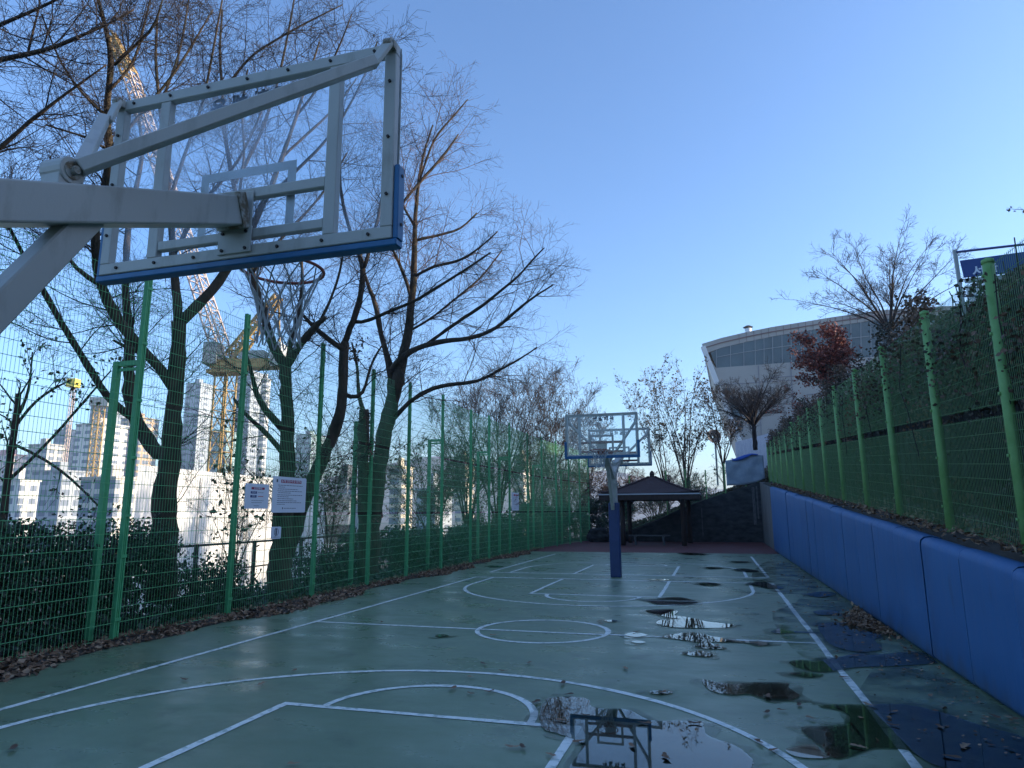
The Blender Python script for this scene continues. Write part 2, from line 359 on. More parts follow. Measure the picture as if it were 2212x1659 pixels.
# ------------------------------------------------------------------ terrain
WX = 4.86
def wall_top(y): return 1.37 + .0595 * (y + .3) if y > -12 else .67
def terrain(x, y):
    x = np.asarray(x, float); y = np.asarray(y, float)
    bump = .12 * np.sin(x * 1.7 + y * .6) + .10 * np.sin(y * 1.3 - x * .5)
    base = np.where(y > -12, 1.30 + .0625 * y, .55)
    base = np.clip(base, .5, 3.2)
    rise = 1.12 * np.clip(x - 6.0, 0, None)
    right = base + rise + bump * np.clip((x - 5.6) * .8, 0, 1)
    cap = 9.2 + .03 * np.clip(x - 12, 0, 60) + bump
    right = np.minimum(right, cap) + np.clip((x - 15 - np.clip(y - 18, 0, 200) * .45) * .45, 0, 8.5)  # last term: unseen rise added right of frame to shade court and trees
    left = -.03 - .42 * np.clip(-7.0 - x, 0, None) + bump * np.clip((-6.5 - x) * .4, 0, 1)
    flat = np.full_like(x, -.03)
    rear0 = np.interp(x, [-30, -9, -4.3, -2.3, 0, 4.8, 8, 13, 40, 80], [-9, -1.0, .15, .45, 1.35, 3.1, 6.0, 8.6, 9.0, 9.0])
    drop = np.clip((y - 33 - np.clip(x + 1, 0, 10) * 3) * .35, 0, 40) * np.clip((11 - x) / 4, 0, 1)
    rear = rear0 - drop + bump * .6
    z = np.where(x < -5.3, left, flat)
    z = np.where(x > WX - .03, right, z)
    isr = y > 28.72
    z = np.where(isr & (x > -6) & (x <= WX - .03), rear, z)
    k = np.clip((y - 28.7) / 6, 0, 1)
    z = np.where(isr & (x > WX - .03), right * (1 - k) + np.maximum(rear, rear) * k, z)
    z = np.where(isr & (x <= -6), np.minimum(left, rear), z)
    return np.maximum(z, -16)
xs = np.concatenate([np.array([-3000, -1500, -700, -350, -200, -120, -80, -60]), np.arange(-48, -8, 2.0), np.arange(-8, -5.3, .3), [-5.32, -5.2, -4, 0, 4, 4.75, WX - .05, WX - .02],
                     np.arange(4.95, 12.5, .22), np.arange(12.6, 24, .8), np.arange(24, 60, 4), [70, 90, 130, 200, 350, 700, 1500, 3000]])
ys = np.concatenate([np.array([-3000, -700, -200, -100, -60, -40, -25, -18]), np.arange(-14, 28.5, .7), [28.4, 28.65, 28.78], np.arange(29, 48, .6), np.arange(50, 120, 4), [130, 160, 200, 300, 500, 800, 1500, 4000]])
X, Y = np.meshgrid(xs, ys); Z = terrain(X, Y)
nx, ny = len(xs), len(ys)
g = MB(); i = np.arange(nx - 1)[None]; j = np.arange(ny - 1)[:, None]
g.v.append(np.stack([X, Y, Z], -1).reshape(-1, 3)); g.n = nx * ny
g.f = np.stack([j * nx + i, j * nx + i + 1, (j + 1) * nx + i + 1, (j + 1) * nx + i], -1).reshape(-1, 4).tolist()
struct('ground', g, 'ground', smooth=True)
# far hills
rng = np.random.default_rng(3)
def hills(pts, D, name, thick=300):
    """ridge line through photo points at a distance, with a real back slope"""
    h = MB(); top = [at(u, v, D) for u, v in pts]; n = len(top)
    us = np.linspace(0, n - 1, n * 12); T = np.array([[np.interp(q, range(n), [p[k] for p in top]) for k in range(3)] for q in us])
    T[:, 2] += rng.normal(0, D * .0003, len(T))
    fwd = np.array([CF[0], CF[1], 0]); fwd /= np.linalg.norm(fwd)
    A = T.copy(); A -= fwd * thick; A[:, 2] = -17; B = T + fwd * thick; B[:, 2] = -17
    Mi = (A + T) / 2; Mi[:, 2] += rng.normal(0, D * .0004, len(T)) + (T[:, 2] * .1)
    V = np.stack([A, Mi, T, B], 1).reshape(-1, 3); m = len(us)
    h.add(V, [(4 * k + r, 4 * k + 4 + r, 4 * k + 5 + r, 4 * k + 1 + r) for k in range(m - 1) for r in range(3)])
    return struct(name, h, 'foliage_far', smooth=True)
hills([(-900, 1085), (-300, 1070), (300, 1060), (700, 1035), (850, 1000), (930, 985), (1010, 990), (1100, 1008), (1200, 1020), (1262, 1022), (1300, 1016), (1350, 1022), (1420, 1040), (1700, 1075), (2400, 1090)], 1700, 'hill')

# ------------------------------------------------------------------ court
c = MB(); c.box((-5.3, -16, -.12), (4.74, 18.5, 0)); struct('court_floor', c, 'court')
c = MB(); c.box((-5.3, 18.5, -.12), (4.74, 28.62, -.004)); struct('red_rubber_ground', c, 'rubber_red')
lm = MB(); LZ = .004; LWD = .072
def seg(a, b, wd=LWD):
    a = np.array(a, float); b = np.array(b, float); d = b - a; n = np.array([-d[1], d[0]]) / np.linalg.norm(d) * wd / 2
    k = max(2, int(np.linalg.norm(d) / .7)); t = np.linspace(0, 1, k + 1)
    return [(a + d * q, n) for q in t]
STR = []
def strip(pts, closed=False, k=1.0):
    """a strip of paint; wobble of a hand-taped line"""
    P = np.array(pts, float); STR.append((P, closed, k))
def arc(cx, cy, r, a0, a1, n=72): return [(cx + r * math.cos(t), cy + r * math.sin(t)) for t in np.linspace(a0, a1, n)]
XL, XR, YB = -3.565, 3.585, 7.28; K = 1.295; YF = 4.16; R3 = 3.09; C3 = 5.73
def lin(a, b): 
    n = max(3, int(math.dist(a, b) / .5)); return [(a[0] + (b[0] - a[0]) * t, a[1] + (b[1] - a[1]) * t) for t in np.linspace(0, 1, n)]
h2 = LWD / 2
strip(lin((XL, -YB), (XL, YB + h2))); strip(lin((XR, -YB), (XR, YB + h2)))
strip(lin((XL + h2, YB), (XR - h2, YB)), k=1.45)
strip(lin((XL + h2, -YB), (XR - h2, -YB)))
strip(lin((XL + h2, -.12), (-.92 - h2, -.12))); strip(lin((-.92 + h2, -.12), (.92 - h2, -.12))); strip(lin((.92 + h2, -.1), (XR - h2, -.04)))
strip(arc(0, 0, .92, 0, 2 * math.pi)[:-1], True)
for s in (1, -1):
    strip(lin((-K, s * (YF + h2)), (-K, s * (YB - h2)))); strip(lin((K, s * (YF + h2)), (K, s * (YB - h2))))
    strip(lin((-K - h2, s * YF), (K + h2, s * YF)), k=1.3 if s > 0 else 1)
    strip(arc(0, s * (YF - h2), .92, 0, -s * math.pi))
    strip([(-R3, s * (YB - h2))] + [(p[0], s * p[1]) for p in arc(0, C3, R3, math.pi, 2 * math.pi)] + [(R3, s * (YB - h2))])
# the half court beyond the pole
B2 = 8.68
strip(lin((-3.66, B2), (3.6, B2)), k=1.6); strip(lin((-3.66, B2 + h2), (-3.69, 17.0))); strip(lin((3.6, B2 + h2), (3.58, 16.8)))
strip(lin((-K, B2 + h2), (-K, 11.8))); strip(lin((K, B2 + h2), (K, 11.8))); strip(lin((-K - h2, 11.82), (K + h2, 11.82)), k=1.6)
strip(arc(0, 11.82 + h2, .92, 0, math.pi))
strip([(R3, B2 + h2)] + arc(0, 10.23, R3, 0, math.pi) + [(-R3, B2 + h2)])
for P, closed, kw in STR:
    n = len(P)
    if closed: T = np.roll(P, -1, 0) - np.roll(P, 1, 0)
    else: T = np.gradient(P, axis=0)
    T /= np.linalg.norm(T, axis=1)[:, None]; Nn = np.stack([-T[:, 1], T[:, 0]], 1)
    wv = kw * LWD / 2 * (1 + .12 * np.sin(P[:, 0] * 7 + P[:, 1] * 5))[:, None]
    off = Nn * (.004 * np.sin(P[:, 1] * 1.7 + P[:, 0]))[:, None]
    A = P + Nn * wv + off; B = P - Nn * wv + off
    V = np.concatenate([np.c_[A, np.full(n, LZ)], np.c_[B, np.full(n, LZ)]])
    m = n if closed else n - 1
    lm.add(V, [(k, n + k, n + (k + 1) % n, (k + 1) % n) for k in range(m)])
struct('court_lines', lm, 'line')

# puddles (outlines measured on the ground)
A1 = lambda x, y: (1443.9 + x * .3472, 1083 + y * .3472)
A2 = lambda x, y: (768.05 + x * .3472, 1165.2 + y * .3472)
PUD = [
 [(1167,1540),(1181,1512),(1216,1507),(1268,1511),(1278,1528),(1310,1533),(1355,1535),(1407,1558),(1473,1559),(1515,1563),(1528,1590),(1583,1611),(1611,1628),(1627,1648),(1610,1672),(1500,1700),(1350,1720),(1250,1700),(1232,1660),(1256,1612),(1215,1590),(1172,1575)],
 [A1(*p) for p in [(935,1280),(1010,1270),(1250,1270),(1450,1268),(1700,1320),(1950,1400),(2240,1490),(2300,1640),(1900,1700),(1640,1640),(1500,1560),(1300,1540),(1220,1560),(1080,1605),(1000,1590),(940,1520),(860,1460),(835,1410),(1000,1402),(1110,1390),(1130,1350),(1080,1310)]],
 [A1(*p) for p in [(735,1545),(900,1520),(960,1570),(1010,1600),(900,1606),(780,1590)]],
 [A1(*p) for p in [(210,1112),(300,1128),(410,1140),(560,1130),(740,1135),(750,1165),(815,1215),(740,1240),(600,1230),(500,1205),(400,1210),(300,1195),(240,1165)]],
 [A1(*p) for p in [(760,1000),(830,990),(930,1000),(1000,985),(1180,950),(1250,962),(1560,940),(1690,990),(1650,1012),(1400,1030),(1150,1040),(980,1065),(850,1050),(770,1025)]],
 [A1(*p) for p in [(750,1075),(850,1068),(960,1080),(940,1095),(850,1098)]],
 [A1(*p) for p in [(935,780),(1000,758),(1150,750),(1250,780),(1330,830),(1285,868),(1330,925),(1180,940),(1020,900),(960,840)]],
 [A1(*p) for p in [(635,815),(690,797),(745,808),(860,815),(880,822),(760,822),(690,825)]],
 [A1(*p) for p in [(-40,848),(40,830),(160,820),(260,840),(360,860),(440,872),(560,872),(632,890),(560,905),(480,885),(380,880),(265,880),(300,900),(365,920),(240,922),(160,905),(190,885),(60,862)]],
 [A1(*p) for p in [(-60,745),(20,740),(140,735),(260,755),(370,765),(405,770),(350,790),(100,790),(0,782),(-70,765)]],
 [A1(*p) for p in [(-62,690),(20,678),(60,690),(38,712),(100,722),(190,738),(150,742),(20,728),(-40,715)]],
 [A1(*p) for p in [(80,947),(190,932),(275,955),(250,972),(120,962)]],
 [A2(*p) for p in [(1760,365),(1820,376),(2000,362),(2100,380),(2135,395),(2050,408),(1900,405),(1830,390)]],
 [A2(*p) for p in [(1810,445),(1930,437),(1965,446),(1900,465),(1840,462)]],
 [A2(*p) for p in [(1675,597),(1740,583),(1815,600),(1740,612)]],
 [A2(*p) for p in [(1715,641),(1760,635),(1805,645),(1760,652)]],
 [A2(*p) for p in [(1540,508),(1600,505),(1630,512),(1580,517)]],
 [A2(*p) for p in [(495,602),(540,595),(580,604),(530,613)]],
 [A2(*p) for p in [(1830,955),(1900,945),(1980,958),(1920,970),(1850,968)]],
 [A2(*p) for p in [(1815,253),(1900,250),(1965,252),(1900,259)]],
 [A2(*p) for p in [(820,166),(880,165),(920,171),(860,174)]],
 [A1(*p) for p in [(195,510),(250,507),(325,520),(270,528),(200,522)]],
 [A1(*p) for p in [(480,515),(600,505),(640,520),(720,545),(640,545),(560,532)]],
 [A1(*p) for p in [(405,428),(470,420),(565,437),(500,443)]],
 [A1(*p) for p in [(228,416),(280,411),(345,418),(270,424)]],
 [A1(*p) for p in [(62,325),(140,321),(240,331),(150,337)]],
 [A1(*p) for p in [(390,378),(460,376),(500,382),(430,386)]],
 [A1(*p) for p in [(860,580),(960,565),(1040,575),(1020,590),(930,600)]],
 [A1(*p) for p in [(900,690),(980,680),(1060,690),(1040,705),(950,712)]],
]
def smooth_closed(P, k=6):
    P = np.array(P); n = len(P); out = []
    for i_ in range(n):
        p0, p1, p2, p3 = P[i_ - 1], P[i_], P[(i_ + 1) % n], P[(i_ + 2) % n]
        for t in np.arange(k) / k:
            out.append(.5 * (2 * p1 + (p2 - p0) * t + (2 * p0 - 5 * p1 + 4 * p2 - p3) * t * t + (3 * p1 - p0 - 3 * p2 + p3) * t ** 3))
    return np.array(out)
PUDX = []
for q, pl in enumerate(PUD):
    P = np.array([gz(u, v)[:2] for u, v in pl]); P = smooth_closed(P)
    cen = P.mean(0); rr = rng.normal(0, .006, len(P)); P = cen + (P - cen) * (1 + rr)[:, None]
    P[:, 0] = np.minimum(P[:, 0], 4.66)
    if np.sum(P[:, 0] * np.roll(P[:, 1], -1) - np.roll(P[:, 0], -1) * P[:, 1]) < 0: P = P[::-1]
    PUDX.append(P); pm = MB(); z = .0085 + .0002 * q; pm.add(np.c_[P, np.full(len(P), z)], [tuple(range(len(P)))])
    o = struct('puddle', pm, 'water')
    c0 = P.mean(0); Q = c0 + (P - c0) * 1.13; ext = (P - c0); ln_ = np.linalg.norm(ext, axis=1)[:, None]; Q = P + ext / (ln_ + 1e-6) * (.05 + .05 * np.sin(np.arange(len(P)) * .7)[:, None] + .04)
    Q[:, 0] = np.minimum(Q[:, 0], 4.66); pm = MB(); pm.add(np.c_[Q, np.full(len(Q), .0048 + .0001 * q)], [tuple(range(len(Q)))]); struct('damp_patch', pm, 'damp')
for q, pl in enumerate([[(2.9, -6.5), (4.64, -6.8), (4.64, -2.2), (4.1, -1.2), (3.6, -2.4), (3.2, -4.0)], [(3.3, -1.0), (4.0, -.7), (4.64, -.2), (4.64, 4.6), (4.1, 5.4), (3.7, 3.9), (3.2, 2.2)], [(3.5, 5.6), (4.3, 5.8), (4.64, 9), (4.64, 13.5), (4.0, 14.5), (3.4, 11), (3.2, 8)]]):
    P = smooth_closed(pl, 8); P = P[::-1] if np.sum(P[:, 0] * np.roll(P[:, 1], -1) - np.roll(P[:, 0], -1) * P[:, 1]) < 0 else P; P[:, 0] = np.minimum(P[:, 0], 4.65)
    pm = MB(); pm.add(np.c_[P, np.full(len(P), .0044 + .0001 * q)], [tuple(range(len(P)))]); struct('damp_patch', pm, 'damp')

# ------------------------------------------------------------------ padded wall on the right
pw = thing('padded_wall', 'long low retaining wall along the right side of the court, covered with tall blue foam pads', 'wall', (WX, 4, 0))
cw = MB(); Y0, Y1 = -7.5, 20.6
cw.add([(4.74, Y0, -.1), (WX, Y0, -.1), (WX, Y1, -.1), (4.74, Y1, -.1), (4.74, Y0, wall_top(Y0) - .1), (WX, Y0, wall_top(Y0) - .1), (WX, Y1, wall_top(Y1) - .1), (4.74, Y1, wall_top(Y1) - .1)],
       [(0, 3, 2, 1), (4, 5, 6, 7), (0, 1, 5, 4), (1, 2, 6, 5), (2, 3, 7, 6), (3, 0, 4, 7)])
cw.build('concrete_core', 'concrete', pw)
ye = -3.22 + 1.245 * np.arange(-3, 20); ye = np.append(ye, Y1)
for k in range(len(ye) - 1):
    a, b = ye[k] + .004, ye[k + 1] - .004
    if b - a < .3: continue
    tt = np.array([0, .02, .08, .3, .5, .7, .92, .98, 1]); n = 8; pm = MB(); prof = []
    dz = rng.uniform(-.012, .012); dx = rng.uniform(-.006, .006)
    rows = []
    for t in tt:
        y = a + (b - a) * t; edge = .005 * (1 - min(1, min(t, 1 - t) * 12)); H = wall_top(y) + dz - edge * .6; fx = 4.655 + dx + edge
        bul = .002 * math.sin(t * math.pi)
        sec = [(4.735, .015), (fx + .02, .015), (fx - bul, .06), (fx - bul * 1.6, H * .4), (fx - bul * 1.3 - .003 * math.sin(y * 3), H * .75), (fx - bul * .5, H - .09), (fx + .012, H - .035), (fx + .05, H - .004), (fx + .12, H + .006), (WX + .03, H - .02), (WX + .03, H - .12)]
        rows.append([(sx, y, sz) for sx, sz in sec])
    m = len(rows[0]); V = [p for r in rows for p in r]
    F = [(i_ * m + j_, i_ * m + j_ + 1, (i_ + 1) * m + j_ + 1, (i_ + 1) * m + j_) for i_ in range(n) for j_ in range(m - 1)]
    F += [tuple(range(m)), tuple(n * m + j_ for j_ in range(m))[::-1]]
    pm.add(V, F); pm.build('pad', 'wallpad', pw, smooth=True)
ed = MB()
ed.add([(4.79, 20.6, -.1), (5.0, 20.6, -.1), (5.0, 28.64, -.1), (4.79, 28.64, -.1), (4.79, 20.6, 2.52), (5.0, 20.6, 2.52), (5.0, 28.64, 3.1), (4.79, 28.64, 3.1)],
       [(0, 3, 2, 1), (4, 5, 6, 7), (0, 1, 5, 4), (1, 2, 6, 5), (2, 3, 7, 6), (3, 0, 4, 7)])
tag(ed.build('concrete_wall', 'concrete'), 'bare stained concrete wall in the far right corner past the end of the blue pads', 'wall')
# dirt strip on top with dead leaves
sdm = MB(); yy = np.linspace(-8, 28.5, 60); V = []
for y in yy:
    zt = wall_top(y) - .05 if y < 28 else wall_top(y) - .05
    V += [(WX + .032, y, zt - .03), (WX + .12, y, zt + .015 * math.sin(y * 2.3)), (5.1, y, zt + .03 + .02 * math.sin(y * 3.1)), (5.35, y, max(zt, 1.32 + .0625 * y) + .05), (5.9, y, 1.36 + .0625 * y + .12)]
sdm.add(V, [(i_ * 5 + j_, (i_ + 1) * 5 + j_, (i_ + 1) * 5 + j_ + 1, i_ * 5 + j_ + 1) for i_ in range(len(yy) - 1) for j_ in range(4)])
struct('dirt_strip', sdm, 'dirt', smooth=True)
lf = MB(); n = 4200; y = rng.uniform(-6, 24, n); x = WX + .05 + rng.beta(1.3, 1.3, n) * .75
zz = np.array([wall_top(q) for q in y]) - .01 + (x - WX) * .12 + rng.uniform(0, .04, n)
lf.leaves(np.c_[x, y, zz], .07, rng, up=.6); lf.build('leaf_litter', 'litter', kind='stuff')

# ------------------------------------------------------------------ rear stone wall
rw = MB(); xq = [-4.9, -4.2, -2.3, -1.0, .6, 2.0, 3.3, 4.79]; zq = [.25, .3, .5, .95, 1.72, 2.22, 2.62, 3.12]
V = []
for x_, z_ in zip(xq, zq): V += [(x_, 28.62, -.1), (x_, 28.62, z_), (x_, 28.9, z_ + .02), (x_, 28.9, -.1)]
m = len(xq); rw.add(V, [(4 * k + r, 4 * k + 4 + r, 4 * k + 4 + (r + 1) % 4, 4 * k + (r + 1) % 4) for k in range(m - 1) for r in range(4)] + [(0, 1, 2, 3), (4 * m - 1, 4 * m - 2, 4 * m - 3, 4 * m - 4)])
t = thing('stone_retaining_wall', 'dark damp stone retaining wall with a sloping top behind the gazebo', 'wall', (0, 28.7, 0))
rw.build('wall', 'stonewall', t)
st = MB()
for x_, z0, z1, wd in [(1.75, .3, 1.75, .03), (4.45, .9, 2.85, .09), (4.62, 1.2, 2.9, .05)]:
    st.box((x_ - wd, 28.60, z0), (x_ + wd * .6, 28.617, z1))
st.build('lime_stain', mat('lime_stain', (.05, .052, .055), (.15, .15, .155), .9, 9, stretch=(3, 1, .6)), t)

# ------------------------------------------------------------------ fences
def pick_wires(mb_h, mb_v, A, B, z0a, z1a, z0b, z1b, hs, vs, r=.0028, off=(0, 0)):
    """one welded panel between A and B (xy) with sloping bottom/top"""
    A = np.array(A, float); B = np.array(B, float); L = np.linalg.norm(B - A); d = (B - A) / L
    nrm = np.array([-d[1], d[0]])
    nv = int(L / vs); t = (np.arange(nv) + .5) / nv
    P0 = np.c_[A + (B - A) * t[:, None] + nrm * .004, z0a + (z0b - z0a) * t]; P1 = np.c_[A + (B - A) * t[:, None] + nrm * .004, z1a + (z1b - z1a) * t]
    j_ = np.random.default_rng(int(L * 1000 + abs(A[1]) * 77)).normal(0, .0022, (nv, 1)) * np.r_[d, 0]
    mb_v.tubes(np.stack([P0, P0 * .5 + P1 * .5 + j_, P1], 1), np.full((nv, 3), r), 4)
    H = ((z1a - z0a) + (z1b - z0b)) / 2; nh = max(2, int(round(H / hs)) + 1); s = np.linspace(.012, .988, nh)
    Q0 = np.c_[np.tile(A, (nh, 1)), z0a + (z1a - z0a) * s]; Q1 = np.c_[np.tile(B, (nh, 1)), z0b + (z1b - z0b) * s]
    mb_h.tubes(np.stack([Q0, Q1], 1), np.full((nh, 2), r * 1.35), 4)

FX = -5.15
lfence = thing('mesh_fence', 'tall green welded wire fence on ribbed posts along the left side of the court', 'fence', (FX, 10, 0))
ly = [-6.75, -4.55, -2.33, -.17, 2.22, 4.42, 6.45, 8.75, 11.2, 13.1, 15.6, 18.3, 20.6, 22.9, 25.0, 26.9, 28.5]
lx = [FX] * 12 + [-5.1, -4.95, -4.75, -4.55, -4.35]
for k, (x, y) in enumerate(zip(lx, ly)):
    p = MB(); H = 5.04 + .06 * math.sin(k * 2.1)
    if k > 13: H = 4.6
    # ribbed post: two flanges and three ribs
    p.box((x - .030, y - .042, -.05), (x + .030, y - .020, H)); p.box((x - .030, y + .020, -.05), (x + .030, y + .042, H))
    p.box((x - .018, y - .0195, -.05), (x + .018, y + .0195, H - .01)); p.box((x - .0255, y - .006, -.05), (x + .0255, y + .006, H - .005))
    for zc in (.3, 1.1, 1.63, 2.4, 3.19, 4.0, 4.8): p.box((x + .0305, y - .05, zc - .02), (x + .040, y + .05, zc + .02))
    p.build('post', 'post_green', lfence)
    if k in (2, 5, 7, 9, 10, 12, 14):
        q = MB(); q.box((x - .45, y - .04, -.05), (x - .37, y + .04, 3.76)); q.box((x - .37, y - .03, 3.69), (x - .031, y + .03, 3.76)); q.box((x - .37, y - .015, 3.62), (x - .031, y + .015, 3.66))
        q.build('stay', 'post_green', lfence)
hw, vw = MB(), MB()
tiers = [(.05, 1.60), (1.66, 3.16), (3.22, 4.93)]
for k in range(len(ly) - 1):
    ph, pv = MB(), MB()
    for z0, z1 in tiers:
        pick_wires(ph, pv, (lx[k], ly[k] + .043), (lx[k + 1], ly[k + 1] - .043), z0, z1, z0, z1, .195, .05)
    ph.v += pv.v; ph.f += [[i_ + ph.n for i_ in f] for f in pv.f]; ph.n += pv.n
    ph.build('wire_panel', 'wire_green', lfence)

RX = 5.2
rfence = thing('mesh_fence', 'ivy covered green wire fence on round posts above the blue padded wall', 'fence', (RX, 8, 1.5))
ry = [-6.65, -4.4, -2.15, .0, 2.33, 4.62, 6.95, 9.2, 11.45, 13.7, 15.95, 18.2, 20.45, 22.7, 24.95, 27.2]
rb = lambda y: 1.37 + .0625 * y
rt = lambda y: 4.17 + .034 * (y + .2) if y < 9 else 4.48 + .03 * (y - 9)
for k, y in enumerate(ry):
    p = MB(); p.tube([(RX, y, rb(y) - .25), (RX, y, rt(y))], .052, 16); p.tube([(RX, y, rt(y) - .03), (RX, y, rt(y) + .012), (RX, y, rt(y) + .03)], [.058, .056, .02], 16)
    for z in np.arange(rb(y) + .3, rt(y), .6): p.box((RX - .068, y - .012, z), (RX - .05, y + .012, z + .03))
    o = p.build('post', 'post_pale', rfence, smooth=True)
for k in range(len(ry) - 1):
    a, b = ry[k], ry[k + 1]; ph, pv = MB(), MB()
    ba, bb = rb(a) + .04, rb(b) + .04; ma, mb2 = ba + 1.28, bb + 1.28
    pick_wires(ph, pv, (RX, a + .052), (RX, b - .052), ba, ma, bb, mb2, .16, .042, .0023)
    pick_wires(ph, pv, (RX, a + .052), (RX, b - .052), ma + .1, rt(a) - .06, mb2 + .1, rt(b) - .06, .16, .042, .0023)
    ph.v += pv.v; ph.f += [[i_ + ph.n for i_ in f] for f in pv.f]; ph.n += pv.n
    ph.build('wire_panel', 'wire_right', rfence)

# rear fence on the stone wall
bfence = thing('mesh_fence', 'low green wire fence stepping up along the top of the dark stone wall', 'fence', (1, 28.8, 1))
bx = [-3.1, -2.07, -.06, .98, 2.05, 3.04, 4.1, 4.72]
for x in bx:
    zb = float(np.interp(x, xq, zq)); p = MB(); zt = float(np.interp(x, [-3.1, -2, 0, 1, 2, 3, 4.1, 5], [3.5, 3.6, 3.85, 3.9, 3.8, 4.15, 4.4, 4.6])); p.box((x - .035, 28.70, zb - .1), (x + .035, 28.78, zt)); p.build('post', 'post_pale', bfence)
ph, pv = MB(), MB()
for a, b in zip(bx[:-3], bx[1:-2]):
    za, zb = [float(np.interp(q, xq, zq)) for q in (a, b)]
    pick_wires(ph, pv, (a, 28.74), (b, 28.74), za + .05, za + 1.5, zb + .05, zb + 1.5, .2, .06)
ph.v += pv.v; ph.f += [[i_ + ph.n for i_ in f] for f in pv.f]; ph.n += pv.n
ph.build('wire_panel', 'wire_green', bfence)
# tarpaulin between the last posts
tp = MB(); n = 24; V = []
for i_ in range(n + 1):
    t = i_ / n; x = 3.12 + t * 1.95; zt = float(np.interp(x, [3.1, 3.6, 4.1, 4.5, 5.1], [4.28, 4.34, 4.52, 4.6, 4.5])); zb = float(np.interp(x, [3.1, 4.1, 4.6, 5.1], [2.95, 2.98, 3.1, 3.3]))
    for j_ in range(13):
        s = j_ / 12; V.append((x, 28.62 + .04 * math.sin(x * 2.1 + s * 5) * s + .018 * math.sin(x * 6 - s * 7 + 2 * math.sin(s * 3)) + .012 * math.sin(s * 13 + x * 5.2), zb + (zt - zb) * s))
tp.add(V, [(i_ * 13 + j_, (i_ + 1) * 13 + j_, (i_ + 1) * 13 + j_ + 1, i_ * 13 + j_ + 1) for i_ in range(n) for j_ in range(12)])
tt_ = thing('tarpaulin', 'creased silver grey tarpaulin with a blue top edge stretched in the far right corner', 'tarpaulin', (4, 28.6, 3))
o = tp.build('sheet', 'tarp', tt_, smooth=True); sm = o.modifiers.new('s', 'SOLIDIFY'); sm.thickness = .006
bl = MB(); V = []
for i_ in range(13):
    t = i_ / 12; x = 3.45 + t * 1.35; zt = float(np.interp(x, [3.1, 3.6, 4.1, 4.5, 5.1], [4.28, 4.34, 4.52, 4.6, 4.5])); hh = .03 + .13 * math.sin(min(1, t * 1.3) * math.pi) ** 1.0
    V += [(x, 28.52, zt - hh), (x, 28.56, zt + .03), (x, 28.75, zt + .05)]
bl.add(V, [(i_ * 3 + j_, (i_ + 1) * 3 + j_, (i_ + 1) * 3 + j_ + 1, i_ * 3 + j_ + 1) for i_ in range(12) for j_ in range(2)])
o = bl.build('blue_fold', 'tarp_blue', tt_, smooth=True); o.modifiers.new('s', 'SOLIDIFY').thickness = .006

